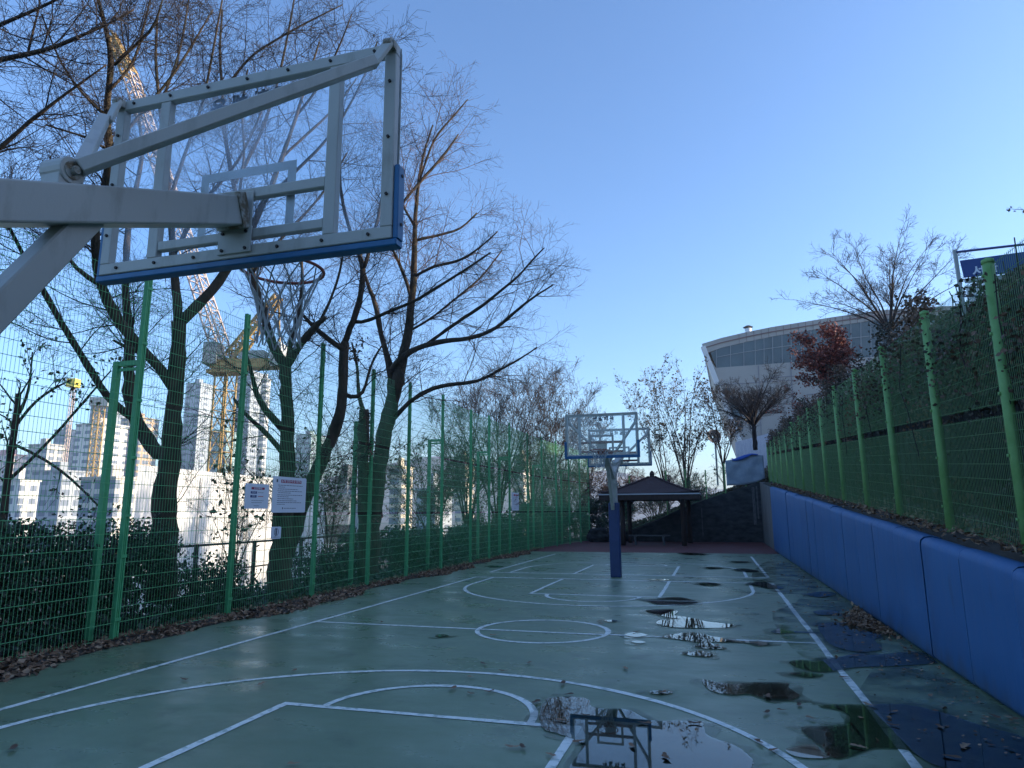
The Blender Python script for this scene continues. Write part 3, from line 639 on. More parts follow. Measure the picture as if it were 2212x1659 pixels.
# ------------------------------------------------------------------ hoops
NETC = random.Random(4); BD = {}
def hoop_unit(par, cx, yb, s, near=False):
    """board whose glass faces s (+1: +y, -1: -y); the pole stands behind it. Returns nothing; parts go to par."""
    W0, W1, Z0, Z1 = cx - .875, cx + .875, 2.925, 3.965
    yg = yb                     # frame plane
    F = lambda a, b: (min(a, b), max(a, b))
    def bx_(mb, x0, x1, z0, z1, d0, d1):
        a, b = F(yg + s * d0, yg + s * d1); mb.box((x0, a, z0), (x1, b, z1))
    # glass
    bb = MB(); bx_(bb, W0 + .004, W1 - .004, Z0 + .004, Z1 - .004, .0005, .0125); bd = bb.build('backboard', 'glass' if near else 'glass_clear', par)
    fr = MB(); w_ = .062
    bx_(fr, W0, W1, Z1 - w_, Z1, -.045, 0); bx_(fr, W0, W1, Z0, Z0 + w_, -.045, 0)
    bx_(fr, W0, W0 + w_, Z0 + w_, Z1 - w_, -.045, 0); bx_(fr, W1 - w_, W1, Z0 + w_, Z1 - w_, -.045, 0)
    bx_(fr, W0 + .31, W0 + .375, Z0 + w_, Z1 - w_, -.044, 0); bx_(fr, W1 - .375, W1 - .31, Z0 + w_, Z1 - w_, -.044, 0)
    hb = MB()
    for z0, z1 in ((3.245, 3.300), (3.025, 3.075)): bx_(hb if not near else fr, W0 + .375, W1 - .375, z0, z1, -.04, 0)
    if not near: hb.build('cross_rail', 'rust_rail', par)
    f = fr.build('frame', 'steel', par); bevel(f, .004, 1)
    lp = MB(); bx_(lp, W0, W1, Z1 - .03, Z1 + .003, .0135, .018); bx_(lp, W0 - .003, W0 + .03, Z0 + .4, Z1 - .03, .0135, .018); bx_(lp, W1 - .03, W1 + .003, Z0 + .4, Z1 - .03, .0135, .018); bx_(lp, W0, W1, Z0, Z0 + .04, .0135, .018)
    lp.build('front_trim', 'steel', par).parent = bd
    tg = MB(); t0, t1 = cx - .295, cx + .295
    bx_(tg, t0, t1, 3.40, 3.45, .0128, .0138)
    bx_(tg, t0, t0 + .05, 3.05, 3.40, .0128, .0138); bx_(tg, t1 - .05, t1, 3.05, 3.40, .0128, .0138)
    tg.build('target_square', 'steel', par).parent = bd; BD[par.name] = bd if s < 0 or near else BD[par.name]
    pd = MB()
    bx_(pd, W0 - .025, W1 + .025, Z0 - .035, Z0 - .001, -.04, .03)
    for xa, xb in ((W0 - .028, W0 - .001), (W1 + .001, W1 + .028)): bx_(pd, xa, xb, Z0 - .001, Z0 + .38, -.035, .03)
    for xa, xb in ((W0 + .0, W0 + .03), (W1 - .03, W1)): bx_(pd, xa, xb, Z0, Z0 + .379, .019, .03)
    bx_(pd, W0, W1, Z0, Z0 + .03, .0185, .0295)
    bevel(pd.build('edge_pad', 'bluepad', par), .005, 1)
    def bolt(x, z, d=-.045):
        bo = MB(); a = np.array((x, yg + s * d, z)); bo.tube([a, a + np.array((0, -s * .009, 0))], .0085, 6); bo.build('bolt', 'bolt', par)
    for i_ in range(7): bolt(W0 + .12 + i_ * (W1 - W0 - .24) / 6, Z1 - .03); bolt(W0 + .12 + i_ * (W1 - W0 - .24) / 6, Z0 + .03)
    for z in (3.15, 3.45, 3.75): bolt(W0 + .03, z); bolt(W1 - .03, z)
    for dx in (-.07, .07):
        for z in (2.965, 3.055): bolt(cx + dx, z, -.056)
    for xa in (W0 - .028, W1 + .028):
        for z in (Z0 + .33, Z0 + .08):
            sg = -1 if xa < cx else 1; a = np.array((xa, yg - s * .0, z)); bo = MB(); bo.tube([a, a + np.array((sg * .004, 0, 0))], .009, 8); bo.build('bolt', 'bolt', par)
    # mounting plate and beam
    pl = MB(); bx_(pl, cx - .10, cx + .10, 2.945, 3.085, -.056, -.0455); bx_(pl, cx - .095, cx + .095, 3.085, 3.275, -.052, -.046); bx_(pl, cx - .12, cx + .12, 3.09, 3.32, -.062, -.053) if not near else None; bevel(pl.build('mounting_plate', 'steel', par), .003, 1)
    yp = yb - s * 1.58
    bt = (cx, yb - s * .075, 3.16); be = (cx, yp, 2.53)
    bm = MB(); bm.bar(bt, be, .15, .145, up=(0, 0, 1)); bevel(bm.build('beam', 'steel', par), .008, 2)
    fl = MB(); d = np.array(be) - np.array(bt); d /= np.linalg.norm(d); fl.bar(np.array(bt) - d * .016, np.array(bt) + d * .05, .166, .176, up=(0, 0, 1)); fl.build('beam_flange', 'steel_dirty', par)
    for dx in (-.055, .055): pass
    sb = MB(); sb.bar((cx, yb - s * .86, 2.72 + .09), (cx, yp + s * .01, 1.70), .085, .10, up=(0, -s * .8, .6)); bevel(sb.build('strut', 'steel', par), .006, 1)
    # knuckle with two stays to the top corners
    kn = (cx, yb - s * 1.0, 2.905)
    km = MB(); km.tube([(cx - .052, kn[1], kn[2]), (cx + .052, kn[1], kn[2])], .052, 18); km.box((cx - .045, kn[1] - .045, kn[2] - .09), (cx + .045, kn[1] + .045, kn[2])); kno = bevel(km.build('knuckle', 'steel', par), .003, 1)
    kb = MB(); kb.tube([(cx - .07, kn[1], kn[2]), (cx + .075, kn[1], kn[2])], .016, 8); kb.tube([(cx + .0525, kn[1], kn[2]), (cx + .056, kn[1], kn[2])], .035, 14); kb.build('knuckle_bolt', 'steel_dirty', par).parent = kno
    for sg in (-1, 1):
        cz = 3.945; cxn = cx + sg * .845; yc = yb - s * .07
        el = (cx + sg * .825, yb - s * .16, 3.785)
        sm_ = MB(); sm_.bar((cx + sg * .058, kn[1] + s * (.02 if sg > 0 else .10), kn[2] + (.02 if sg > 0 else .04)), el, .052, .052, up=(0, 0, 1)); sm_.bar(np.array(el) - np.array((sg * .03, -s * .0, .03)), (cxn, yc, cz), .056, .022, up=(0, -s, .2)); bevel(sm_.build('stay', 'steel', par), .004, 1)
        cc = MB(); cc.tube([(cxn - .02, yc, cz), (cxn + .02, yc, cz)], .024, 12); cc.box((cxn - .03, min(yc, yb - s * .045), cz - .03), (cxn + .03, max(yc, yb - s * .045), cz + .015)); cc.build('corner_bracket', 'steel_dirty', par)
    # rim and net
    rz = 3.05 if not near else 3.0
    yr = yb + s * (.0 + .13 + .225); rm = MB(); rm.ring((cx, yr, rz), .225, .0095, n=48)
    rm.tube([(cx - .075, yb + s * .03, rz - .005), (cx - .11, yr - s * .195, rz - .005)], .008, 6); rm.tube([(cx + .075, yb + s * .03, rz - .005), (cx + .11, yr - s * .195, rz - .005)], .008, 6)
    bx_(rm, cx - .085, cx + .085, rz - .075, rz + .012, .0305, .04); rm.box((cx - .085, min(yb + s * .03, yb + s * .13), rz - .012), (cx + .085, max(yb + s * .03, yb + s * .13), rz - .002))
    rmo = rm.build('rim', 'rim', par, smooth=False)
    nm = MB(); nl = 12; levels = [(0, .215), (-.09, .175), (-.18, .138), (-.27, .115), (-.36, .105), (-.43, .12)]
    for i_ in range(nl):
        for sg in (-1, 1):
            P = []
            for k, (dz, r) in enumerate(levels):
                an = 2 * math.pi * (i_ + sg * .5 * k) / nl + NETC.uniform(-.07, .07)
                P.append((cx + r * math.cos(an) + NETC.uniform(-.008, .008), yr + r * math.sin(an), rz + dz + NETC.uniform(-.012, .012)))
            nm.tube(P, .0042, 5)
    nm.build('net', 'net', par).parent = rmo
    return yp

nh = thing('basketball_hoop', 'near grey steel hoop with a clear backboard seen from behind at the upper left', 'basketball hoop', (.15, -8.5, 0))
yp = hoop_unit(nh, .155, -6.93, 1, near=True)
p = MB(); p.box((.155 - .085, yp - .17, 0), (.155 + .085, yp, 2.66)); bevel(p.build('pole', 'steel', nh), .006, 1)
p = MB(); p.box((.155 - .15, yp - .235, 0), (.155 + .15, yp + .065, 1.85)); bevel(p.build('pole_pad', 'polepad', nh), .02, 2)

fh = thing('basketball_hoop', 'far double hoop with two clear backboards on one navy padded pole', 'basketball hoop', (-.02, 8.1, 0))
FC = -.09
hoop_unit(fh, FC, 6.42, -1); hoop_unit(fh, FC, 9.62, 1)
p = MB(); p.box((FC - .08, 8.02, 0), (FC + .10, 8.2, 2.66)); bevel(p.build('pole', 'steel', fh), .006, 1)
p = MB(); p.box((FC - .115, 7.985, 2.28), (FC + .135, 8.235, 2.31)); p.box((FC - .115, 7.985, 2.33), (FC + .135, 8.235, 2.36)); p.build('flange', 'steel', fh)
p = MB(); p.box((FC - .12, 7.97, .0), (FC + .14, 8.24, 1.86)); bevel(p.build('pole_pad', 'polepad', fh), .02, 2)

# lettering on the boards: dark film letters, read from the front of each board
def board_text(par, cx, yb, s, x_off):
    for k, ch in enumerate('생활체육'):
        x = cx + (-s) * (-.20 + .135 * k + x_off)
        Mx = frame_mx((x, yb + s * .0145, 3.835), (-s, 0, 0), (0, 0, 1))
        text('letter', ch, .115, 'ink', par, Mx, bold=.005).parent = BD[par.name]
board_text(nh, .155, -6.93, 1, .02); board_text(fh, FC, 6.42, -1, .06); board_text(fh, FC, 9.62, 1, .0)

# ------------------------------------------------------------------ signs on the left fence
def sign(name, label, P, draw):
    """P: y0,y1,z0,z1 on the fence; faces +x"""
    y0, y1, z0, z1 = P; xs_ = FX + .05; t = thing(name, label, 'sign', (xs_, (y0 + y1) / 2, z0))
    b = MB(); r = .03; pts = []
    for cy, cz, a0 in ((y1 - r, z1 - r, 0), (y0 + r, z1 - r, 90), (y0 + r, z0 + r, 180), (y1 - r, z0 + r, 270)):
        for k in range(5):
            a = math.radians(a0 + k * 22.5); pts.append((cy + r * math.cos(a), cz + r * math.sin(a)))
    n = len(pts); V = [(xs_, a, b_) for a, b_ in pts] + [(xs_ - .012, a, b_) for a, b_ in pts]
    b.add(V, [tuple(range(n)), tuple(range(n, 2 * n))[::-1]] + [(i_ + n, (i_ + 1) % n + n, (i_ + 1) % n, i_) for i_ in range(n)]); pnl = b.build('panel', 'white', t)
    H = z1 - z0; W_ = y1 - y0
    def rect(nm, a0, a1, b0, b1, m, lift=.002):
        q = MB(); q.box((xs_ + .0005, y0 + W_ * a0, z0 + H * b0), (xs_ + lift, y0 + W_ * a1, z0 + H * b1)); q.build(nm, m, t)
    def txt(nm, body, a, bb, size, m, bold=.0):
        text(nm, body, size, m, t, frame_mx((xs_ + .0032, y0 + W_ * a, z0 + H * bb), (0, 1, 0), (0, 0, 1)), bold=bold)
    draw(rect, txt, t, xs_, y0, z0, W_, H)
    for ch in list(t.children):
        if ch is not pnl and ch != pnl: ch.parent = pnl
    return t
def lines_of(t, xs_, y0, z0, W_, H, rows):
    q = MB(); rr = random.Random(5)
    for a0, a1, b in rows:
        x = a0
        while x < a1 - .01:
            e = min(a1, x + rr.uniform(.03, .085)); q.box((xs_ + .0005, y0 + W_ * x, z0 + H * (b - .007)), (xs_ + .0022, y0 + W_ * e, z0 + H * (b + .007))); x = e + .012
    q.build('text_line', 'ink', t)
def d_big(rect, txt, t, xs_, y0, z0, W_, H):
    rect('title_bar', .22, .84, .83, .92, 'red'); txt('title', '농구장 안전수칙 및 이용안내', .53, .875, .052, 'white', .001)
    lines_of(t, xs_, y0, z0, W_, H, [(.14, .88, .76), (.16, .34, .71), (.14, .74, .655), (.13, .88, .60), (.15, .52, .55), (.13, .88, .49), (.14, .46, .44), (.14, .62, .385), (.13, .72, .33), (.13, .86, .28), (.13, .36, .23), (.34, .70, .12)])
    rect('emblem', .09, .13, .84, .92, 'ink'); rect('emblem', .29, .315, .095, .145, 'ink')
def d_small(rect, txt, t, xs_, y0, z0, W_, H):
    rect('title_bar', .24, .80, .77, .86, 'red'); txt('title', '농구장 이용시간', .52, .815, .032, 'white', .001)
    rect('label_bar', .22, .48, .60, .695, 'navy'); txt('label_text', '운영시간', .35, .647, .030, 'white')
    rect('label_bar', .21, .47, .445, .54, 'navy'); txt('label_text', '휴관일', .34, .492, .030, 'white')
    lines_of(t, xs_, y0, z0, W_, H, [(.53, .78, .647), (.27, .78, .33), (.27, .72, .245), (.38, .6, .12)])
    q = MB(); q.box((xs_ + .0005, y0 + W_ * .53, z0 + H * .478), (xs_ + .002, y0 + W_ * .76, z0 + H * .508)); q.build('text_line', 'redtext', t)
def d_tiny(rect, txt, t, xs_, y0, z0, W_, H):
    q = MB(); cy, cz = y0 + W_ * .5, z0 + H * .56
    q.ring((xs_ + .002, cy, cz), .062, .004, ax=(1, 0, 0), n=28, m=4); q.build('ring_mark', 'ink', t)
    q = MB(); q.box((xs_ + .001, cy - .012, cz - .05), (xs_ + .003, cy + .014, cz + .03)); q.tube([(xs_ + .001, cy + .002, cz + .045), (xs_ + .003, cy + .002, cz + .045)], .014, 10); q.box((xs_ + .001, cy - .035, cz - .09), (xs_ + .0025, cy - .026, cz + .07)); q.build('figure_mark', 'ink', t)
    lines_of(t, xs_, y0, z0, W_, H, [(.08, .9, .16), (.08, .9, .09)])
def d_far(rect, txt, t, xs_, y0, z0, W_, H):
    rect('title_bar', .25, .82, .81, .91, 'red'); txt('title', '이용안내', .53, .86, .055, 'white')
    lines_of(t, xs_, y0, z0, W_, H, [(.2, .85, .74), (.2, .8, .65), (.2, .85, .58), (.2, .7, .50), (.2, .85, .42), (.2, .8, .34), (.3, .6, .13)])
sign('notice_board', 'larger white notice board with a red title bar and many text lines', (.75, 1.78, 1.655, 2.298), d_big)
sign('notice_board', 'smaller white notice board with a red bar and two navy labels beside the larger one', (.01, .64, 1.722, 2.144), d_small)
sign('notice_sign', 'small white sign with a round pictogram below the larger notice board', (.78, 1.06, 1.195, 1.408), d_tiny)
sign('notice_board', 'narrow white notice board with a red title far down the left fence', (15.75, 16.75, 1.69, 2.38), d_far)

# ------------------------------------------------------------------ leaf litter by the left fence, loose leaves
lf = MB(); n = 9500; y = rng.uniform(-7, 20.5, n); q = rng.beta(1.2, 1.6, n)
wdt = .62 + .22 * np.sin(y * .9) + .13 * np.sin(y * 2.7) - .012 * np.clip(y, 0, 30); x = FX - .12 + q * np.clip(wdt, .25, 2)
zz = .015 + .085 * (1 - q) ** 1.0 * rng.uniform(.3, 1, n)
lf.leaves(np.c_[x, y, zz], .085, rng, up=.55, aspect=.7); lf.build('leaf_litter', 'litter', kind='stuff')
hm = MB(); yy = np.linspace(-7, 20.5, 110); V = []
for y in yy:
    wv = float(np.clip(.62 + .22 * math.sin(y * .9) + .13 * math.sin(y * 2.7) - .012 * max(0, y), .25, 2)) * .8
    V += [(FX - .2, y, .05), (FX, y, .06 + .01 * math.sin(y * 5)), (FX + wv * .5, y, .035), (FX + wv - .08 + .03 * math.sin(y * 6), y, .002)]
hm.add(V, [(i_ * 4 + j_, (i_ + 1) * 4 + j_, (i_ + 1) * 4 + j_ + 1, i_ * 4 + j_ + 1) for i_ in range(len(yy) - 1) for j_ in range(3)])
struct('leaf_soil', hm, 'dirt', smooth=True)
# pile against the padded wall
lf = MB(); n = 900; y = rng.normal(1.9, .55, n); x = 4.60 - np.abs(rng.normal(0, .22, n)) * np.exp(-((y - 1.9) / .9) ** 2); lf.leaves(np.c_[x, y, .01 + rng.uniform(0, .06, n)], .07, rng, up=.5)
lf.build('leaf_pile', 'litter', kind='stuff')
# scattered small bits on the court's right edge
lf = MB(); n = 900; y = rng.uniform(-4, 19, n); x = 4.62 - np.abs(rng.normal(0, .42, n)); lf.leaves(np.c_[x, y, np.full(n, .018)], .045, rng, up=.93); lf.build('leaf_debris', 'litter', kind='stuff')

lp0 = None
def leafmesh(k):
    r2 = np.random.default_rng(k); mb = MB(); n = 14
    an = np.linspace(0, 2 * math.pi, n, endpoint=False); rad = .5 + .16 * np.cos(an * 5 + k) * (k % 2) + .22 * np.cos(an * 2)
    P = np.c_[np.cos(an) * rad, np.sin(an) * rad * .75, .16 * (np.cos(an * 2 + k) * .5 + .5) * rad + .04]
    V = np.r_[[[0, 0, .03]], P]; mb.add(V, [(0, i_ + 1, (i_ + 1) % n + 1) for i_ in range(n)], tone=.15 + .2 * (k % 4)); return mb
protos = []
spots = [A2(1430,1105), A2(1930,1370), A2(1390,1270), A2(1215,1355), A2(1125,1022), A2(1800,1155), A2(1720,1300), A2(860,602), A2(800,782), A2(1078,776), A2(1755,668), A2(1678,810), A2(1328,975), A2(715,968), A2(605,937),
         A2(980,1305), A2(1040,1305), A2(1745,583), A2(1530,531), A2(900,441), A2(520,284), A2(165,521), A2(1910,963), A2(720,865), A2(1290,905), A2(925,827),
         A1(885,1360), A1(1845,1535), A1(1765,1605), A1(1690,1415), A1(1400,1320), A1(1255,1280), A1(610,1325), A1(710,1310), A1(655,695), A1(700,672), A1(915,780), A1(960,775), A1(1155,968), A1(1330,1065), A1(1190,940),
         A1(1110,830), A1(1630,1220), A1(1885,1135), A1(2030,1350), A1(2150,1370), A1(560,892), A1(300,908), A1(165,1392), A1(565,1510), A1(655,1560), A1(1180,1540), A1(815,1275), A1(845,700), A1(690,637), A1(795,640), A1(1400,1405), A1(620,1225), A1(1100,1105), A1(540,590),
         (86,1481 + 20), (398,1471), (634,1442 + 10), (635,1655), (27,1622), (1058,1497), (1213,1560), (566,1482 - 2), (150,1430)]
gl = 'fallen leaves scattered over the wet court'
for k, (u, v) in enumerate(spots):
    p_ = gz(u, v)
    if not (-5 < p_[0] < 4.6): continue
    sc = .06 + .035 * ((k * 37) % 10) / 10
    if k < 8:
        o = leafmesh(k).build('fallen_leaf', 'litter'); protos.append(o)
    else:
        o = protos[k % 8].copy(); COL.objects.link(o)
    o.location = (p_[0], p_[1], .0155); o.scale = (sc, sc, sc); o.rotation_euler = (0, 0, k * 1.9)
    tag(o, 'brown curled dead leaf lying loose on the wet green court', 'leaf', gl)

# ------------------------------------------------------------------ gazebo and bench
gz_ = thing('gazebo', 'dark timber gazebo with a low hipped shingle roof beyond the far court', 'gazebo', (-.55, 25.6, 0))
gx0, gx1, gy0, gy1 = -2.93, 1.78, 23.3, 28.0; cx, cy = -.55, 25.65
r = MB(); apex = (cx, cy, 3.42)
V = [(gx0, gy0, 2.40), (gx1, gy0, 2.40), (gx1, gy1, 2.40), (gx0, gy1, 2.40)]
# slightly flared hip roof in rings
rings = []
for t, z in ((0, 2.47), (.12, 2.52), (.35, 2.70), (.65, 3.0), (.93, 3.32)):
    rings.append([(x + (cx - x) * t, y + (cy - y) * t, z + (.07 if t == 0 else 0)) for x, y in ((gx0, gy0), (cx, gy0), (gx1, gy0), (gx1, cy), (gx1, gy1), (cx, gy1), (gx0, gy1), (gx0, cy))])
    if t == 0: rings[0] = [(x, y, 2.47 + (.07 if i_ % 2 == 0 else 0)) for i_, (x, y, z_) in enumerate(rings[0])]
V = [p for rg in rings for p in rg] + [(cx, cy, 3.38)]
F = [(k * 8 + i_, k * 8 + (i_ + 1) % 8, (k + 1) * 8 + (i_ + 1) % 8, (k + 1) * 8 + i_) for k in range(4) for i_ in range(8)] + [(32 + i_, 32 + (i_ + 1) % 8, 40) for i_ in range(8)]
r.add(V, F); ro = r.build('roof', 'shingle', gz_)
rd = MB()
for x, y in ((gx0, gy0), (gx1, gy0), (gx1, gy1), (gx0, gy1)):
    P = [(x - (cx - x) * .01, y - (cy - y) * .01, 2.56)] + [(x + (cx - x) * t, y + (cy - y) * t, z + .03) for t, z in ((.12, 2.52), (.35, 2.70), (.65, 3.0), (.93, 3.32))]
    rd.tube(P, .05, 6)
rd.build('hip_ridge', 'shingle', gz_)
fn = MB(); fn.tube([(cx, cy, 3.3), (cx, cy, 3.42), (cx, cy, 3.5), (cx, cy, 3.6), (cx, cy, 3.66)], [.15, .12, .13, .09, .03], 10); fn.build('finial', 'timber', gz_)
tr = MB(); e = .04
tr.box((gx0, gy0 - .03, 2.40), (gx1, gy0, 2.465)); tr.box((gx0, gy1, 2.40), (gx1, gy1 + .03, 2.465)); tr.box((gx0 - .03, gy0 - .03, 2.40), (gx0, gy1 + .03, 2.465)); tr.box((gx1, gy0 - .03, 2.40), (gx1 + .03, gy1 + .03, 2.465)); tr.build('gutter_trim', 'trim', gz_)
fa = MB()
for a, b in (((gx0, gy0, 2.16), (gx1, gy0 + .06, 2.40)), ((gx0, gy1 - .06, 2.16), (gx1, gy1, 2.40)), ((gx0, gy0 + .06, 2.16), (gx0 + .06, gy1 - .06, 2.40)), ((gx1 - .06, gy0 + .06, 2.16), (gx1, gy1 - .06, 2.40))): fa.box(a, b)
fa.build('fascia', 'timber', gz_)
ce = MB(); ce.box((gx0 + .06, gy0 + .06, 2.36), (gx1 - .06, gy1 - .06, 2.39)); ce.build('ceiling', 'timber', gz_)
for x, y in ((-1.95, 24.3), (.95, 24.3), (-1.95, 27.2), (1.12, 27.2)):
    p = MB(); p.tube([(x, y, 0), (x, y, 2.2)], [.125, .11], 14); p.build('post', 'timber', gz_, smooth=True)
    for sx in (1, -1):
        if (x < cx) == (sx > 0):
            b_ = MB(); P = [(x + sx * .5 * (1 - math.cos(t)), y, 1.75 + .48 * math.sin(t)) for t in np.linspace(0, math.pi / 2, 7)]; b_.tube(P, .045, 6); b_.build('brace', 'timber', gz_)
bmm = MB()
for y in (24.3, 27.2): bmm.box((gx0 + .1, y - .07, 2.20), (gx1 - .1, y + .07, 2.355))
bmm.box((-2.03, 24.37, 2.20), (-1.87, 27.13, 2.35)); bmm.box((.95, 24.37, 2.20), (1.11, 27.13, 2.35)); bmm.build('beam', 'timber', gz_)
bn = thing('bench', 'plain dark backless bench under the gazebo roof', 'bench', (-.65, 24.9, 0))
b_ = MB(); b_.box((-1.75, 24.7, .42), (.25, 25.05, .47)); b_.build('seat', mat('bench_slab', (.06, .065, .07), None, .6), bn)
for x in (-1.4, -.03):
    b_ = MB(); b_.tube([(x, 24.78, 0), (x - .03, 24.78, .2), (x - .05, 24.78, .42)], [.045, .04, .05], 8); b_.tube([(x, 24.98, 0), (x - .03, 24.98, .2), (x - .05, 24.98, .42)], [.045, .04, .05], 8); b_.box((x - .09, 24.74, .38), (x + .03, 25.02, .42)); b_.build('leg', mat('bench_leg', (.10, .11, .12), None, .6), bn)
# boulders by the left rear corner
for k, (x, y, s_) in enumerate([(-3.75, 27.9, .55), (-3.2, 28.1, .4), (-2.9, 27.6, .16), (-2.55, 28.0, .3)]):
    bm = bmesh.new(); bmesh.ops.create_icosphere(bm, subdivisions=3, radius=s_); rr = random.Random(k)
    ph_ = [rr.uniform(0, 6) for _ in range(6)]
    for v in bm.verts:
        n_ = v.co.normalized(); f_ = 1 + .16 * math.sin(n_.x * 4 + ph_[0]) + .14 * math.sin(n_.y * 5 + ph_[1]) + .1 * math.sin(n_.z * 7 + ph_[2])
        v.co = n_ * s_ * f_; v.co.z *= .85
    me = bpy.data.meshes.new('boulder'); bm.to_mesh(me); bm.free(); me.materials.append(MT['stonewall'] if k != 2 else MT['trim'])
    o = bpy.data.objects.new('boulder', me); COL.objects.link(o); o.location = (x, y, s_ * .55)
    tag(o, ['big dark boulder in the left rear corner by the fence', 'middle dark boulder left of the gazebo post', 'small pale stone in front of the dark boulders', 'rounded dark boulder nearest the left gazebo post'][k], 'rock')

exec_trees = True
# ------------------------------------------------------------------ trees
def resample(P, R, K):
    P = np.array(P, float); R = np.array(R, float)
    s = np.r_[0, np.cumsum(np.linalg.norm(np.diff(P, axis=0), axis=1))]; t = np.linspace(0, s[-1], K)
    return np.stack([np.interp(t, s, P[:, k]) for k in range(3)], 1), np.interp(t, s, R)
def spawn(rng, P, R, n, t0, t1, L, ang, up, K, rf=.5, jit=.12, outw=None, rmin=.0022, lfall=.45, cap=.02):
    T_, Kp, _ = P.shape
    seglen = np.linalg.norm(np.diff(P, axis=1), axis=2).sum(1)
    w_ = seglen / seglen.mean(); cnt = np.maximum(1, np.round(n * w_ * rng.uniform(.75, 1.25, T_))).astype(int)
    idx = np.repeat(np.arange(T_), cnt); N_ = len(idx); t = rng.uniform(t0, t1, N_) * (Kp - 1)
    k = np.minimum(t.astype(int), Kp - 2); f = (t - k)[:, None]
    p0 = P[idx, k] * (1 - f) + P[idx, k + 1] * f; r0 = R[idx, k] * (1 - f[:, 0]) + R[idx, k + 1] * f[:, 0]
    tan = P[idx, k + 1] - P[idx, k]; tan /= np.linalg.norm(tan, axis=1)[:, None] + 1e-9
    q = rng.normal(size=(N_, 3)); q -= tan * (q * tan).sum(1)[:, None]; q /= np.linalg.norm(q, axis=1)[:, None]
    a = np.radians(rng.normal(ang, 11, N_))[:, None]; d = tan * np.cos(a) + q * np.sin(a)
    if outw is not None: d = d + outw
    d[:, 2] += up; d /= np.linalg.norm(d, axis=1)[:, None]
    ln = (L * rng.uniform(.55, 1.25, N_) * (1 - lfall * t / (Kp - 1)))[:, None]
    Q = np.zeros((N_, K, 3)); Q[:, 0] = p0; dd = d.copy()
    for s in range(1, K):
        dd = dd + rng.normal(0, jit, (N_, 3)); dd[:, 2] += up * .35; dd /= np.linalg.norm(dd, axis=1)[:, None]
        Q[:, s] = Q[:, s - 1] + dd * ln / (K - 1)
    rb_ = np.clip(r0 * rf, rmin * 1.3, cap); RR = rb_[:, None] * np.linspace(1, .3, K)[None]; RR = np.maximum(RR, rmin)
    return Q, RR
def tree(name, label, limbs, seed, lv, mats=('bark', 'twig'), cat='tree', group=None, leaves=None, base=None, trunk_sides=10):
    """limbs: list of (points xyz, radii); lv: list of spawn dicts"""
    r_ = np.random.default_rng(seed)
    b0 = base if base is not None else limbs[0][0][0]
    t = thing(name, label, cat, b0, group)
    tm = MB(); LP, LR = [], []
    for P, R in limbs:
        P = np.array(P, float); R = np.array(R, float)
        n = max(8, int(np.linalg.norm(np.diff(P, axis=0), axis=1).sum() / .18)); P2, R2 = resample(P, R, n)
        # smooth then roughen
        for _ in range(3): P2[1:-1] = .25 * P2[:-2] + .5 * P2[1:-1] + .25 * P2[2:]
        P2[1:-1] += r_.normal(0, .07, (n - 2, 3)) * R2[1:-1, None]; R2 = R2 * (1 + r_.normal(0, .05, n))
        tm.tube(P2, R2, trunk_sides if R.max() > .03 else 6)
        a, b = resample(P2, R2, 14); LP.append(a); LR.append(b)
    tm.build('trunk', mats[0], t, smooth=True)
    cm = MB(); P = np.array(LP); R = np.array(LR); alltips = []
    for k, d in enumerate(lv):
        d = dict(d); sides = d.pop('sides', 3); src = d.pop('src', None)
        if src is not None: P, R = hist[src]
        P, R = spawn(r_, P, R, **d)
        hist = locals().get('hist', {}); hist[k] = (P, R)
        cm.tubes(P, R, sides); alltips.append(P)
    o = cm.build('crown', mats[1], t)
    if leaves:
        lm_ = MB(); Pt = alltips[-1].reshape(-1, 3); n = leaves['n']; C = Pt[r_.integers(0, len(Pt), n)] + r_.normal(0, leaves.get('spread', .05), (n, 3))
        lm_.leaves(C, leaves['size'], r_, aspect=.6); lm_.build('leaves', leaves['mat'], t)
    return t
def px(pts, D, dD=0.0):
    """limb traced from the photo: (u, v, width px); depth D drifting by dD along it"""
    n = len(pts); P, R = [], []
    for i_, q in enumerate(pts):
        dd = D + dD * i_ / (n - 1); P.append(at(q[0], q[1], dd)); R.append(q[2] / 2 * dd / FPX)
    return P, R

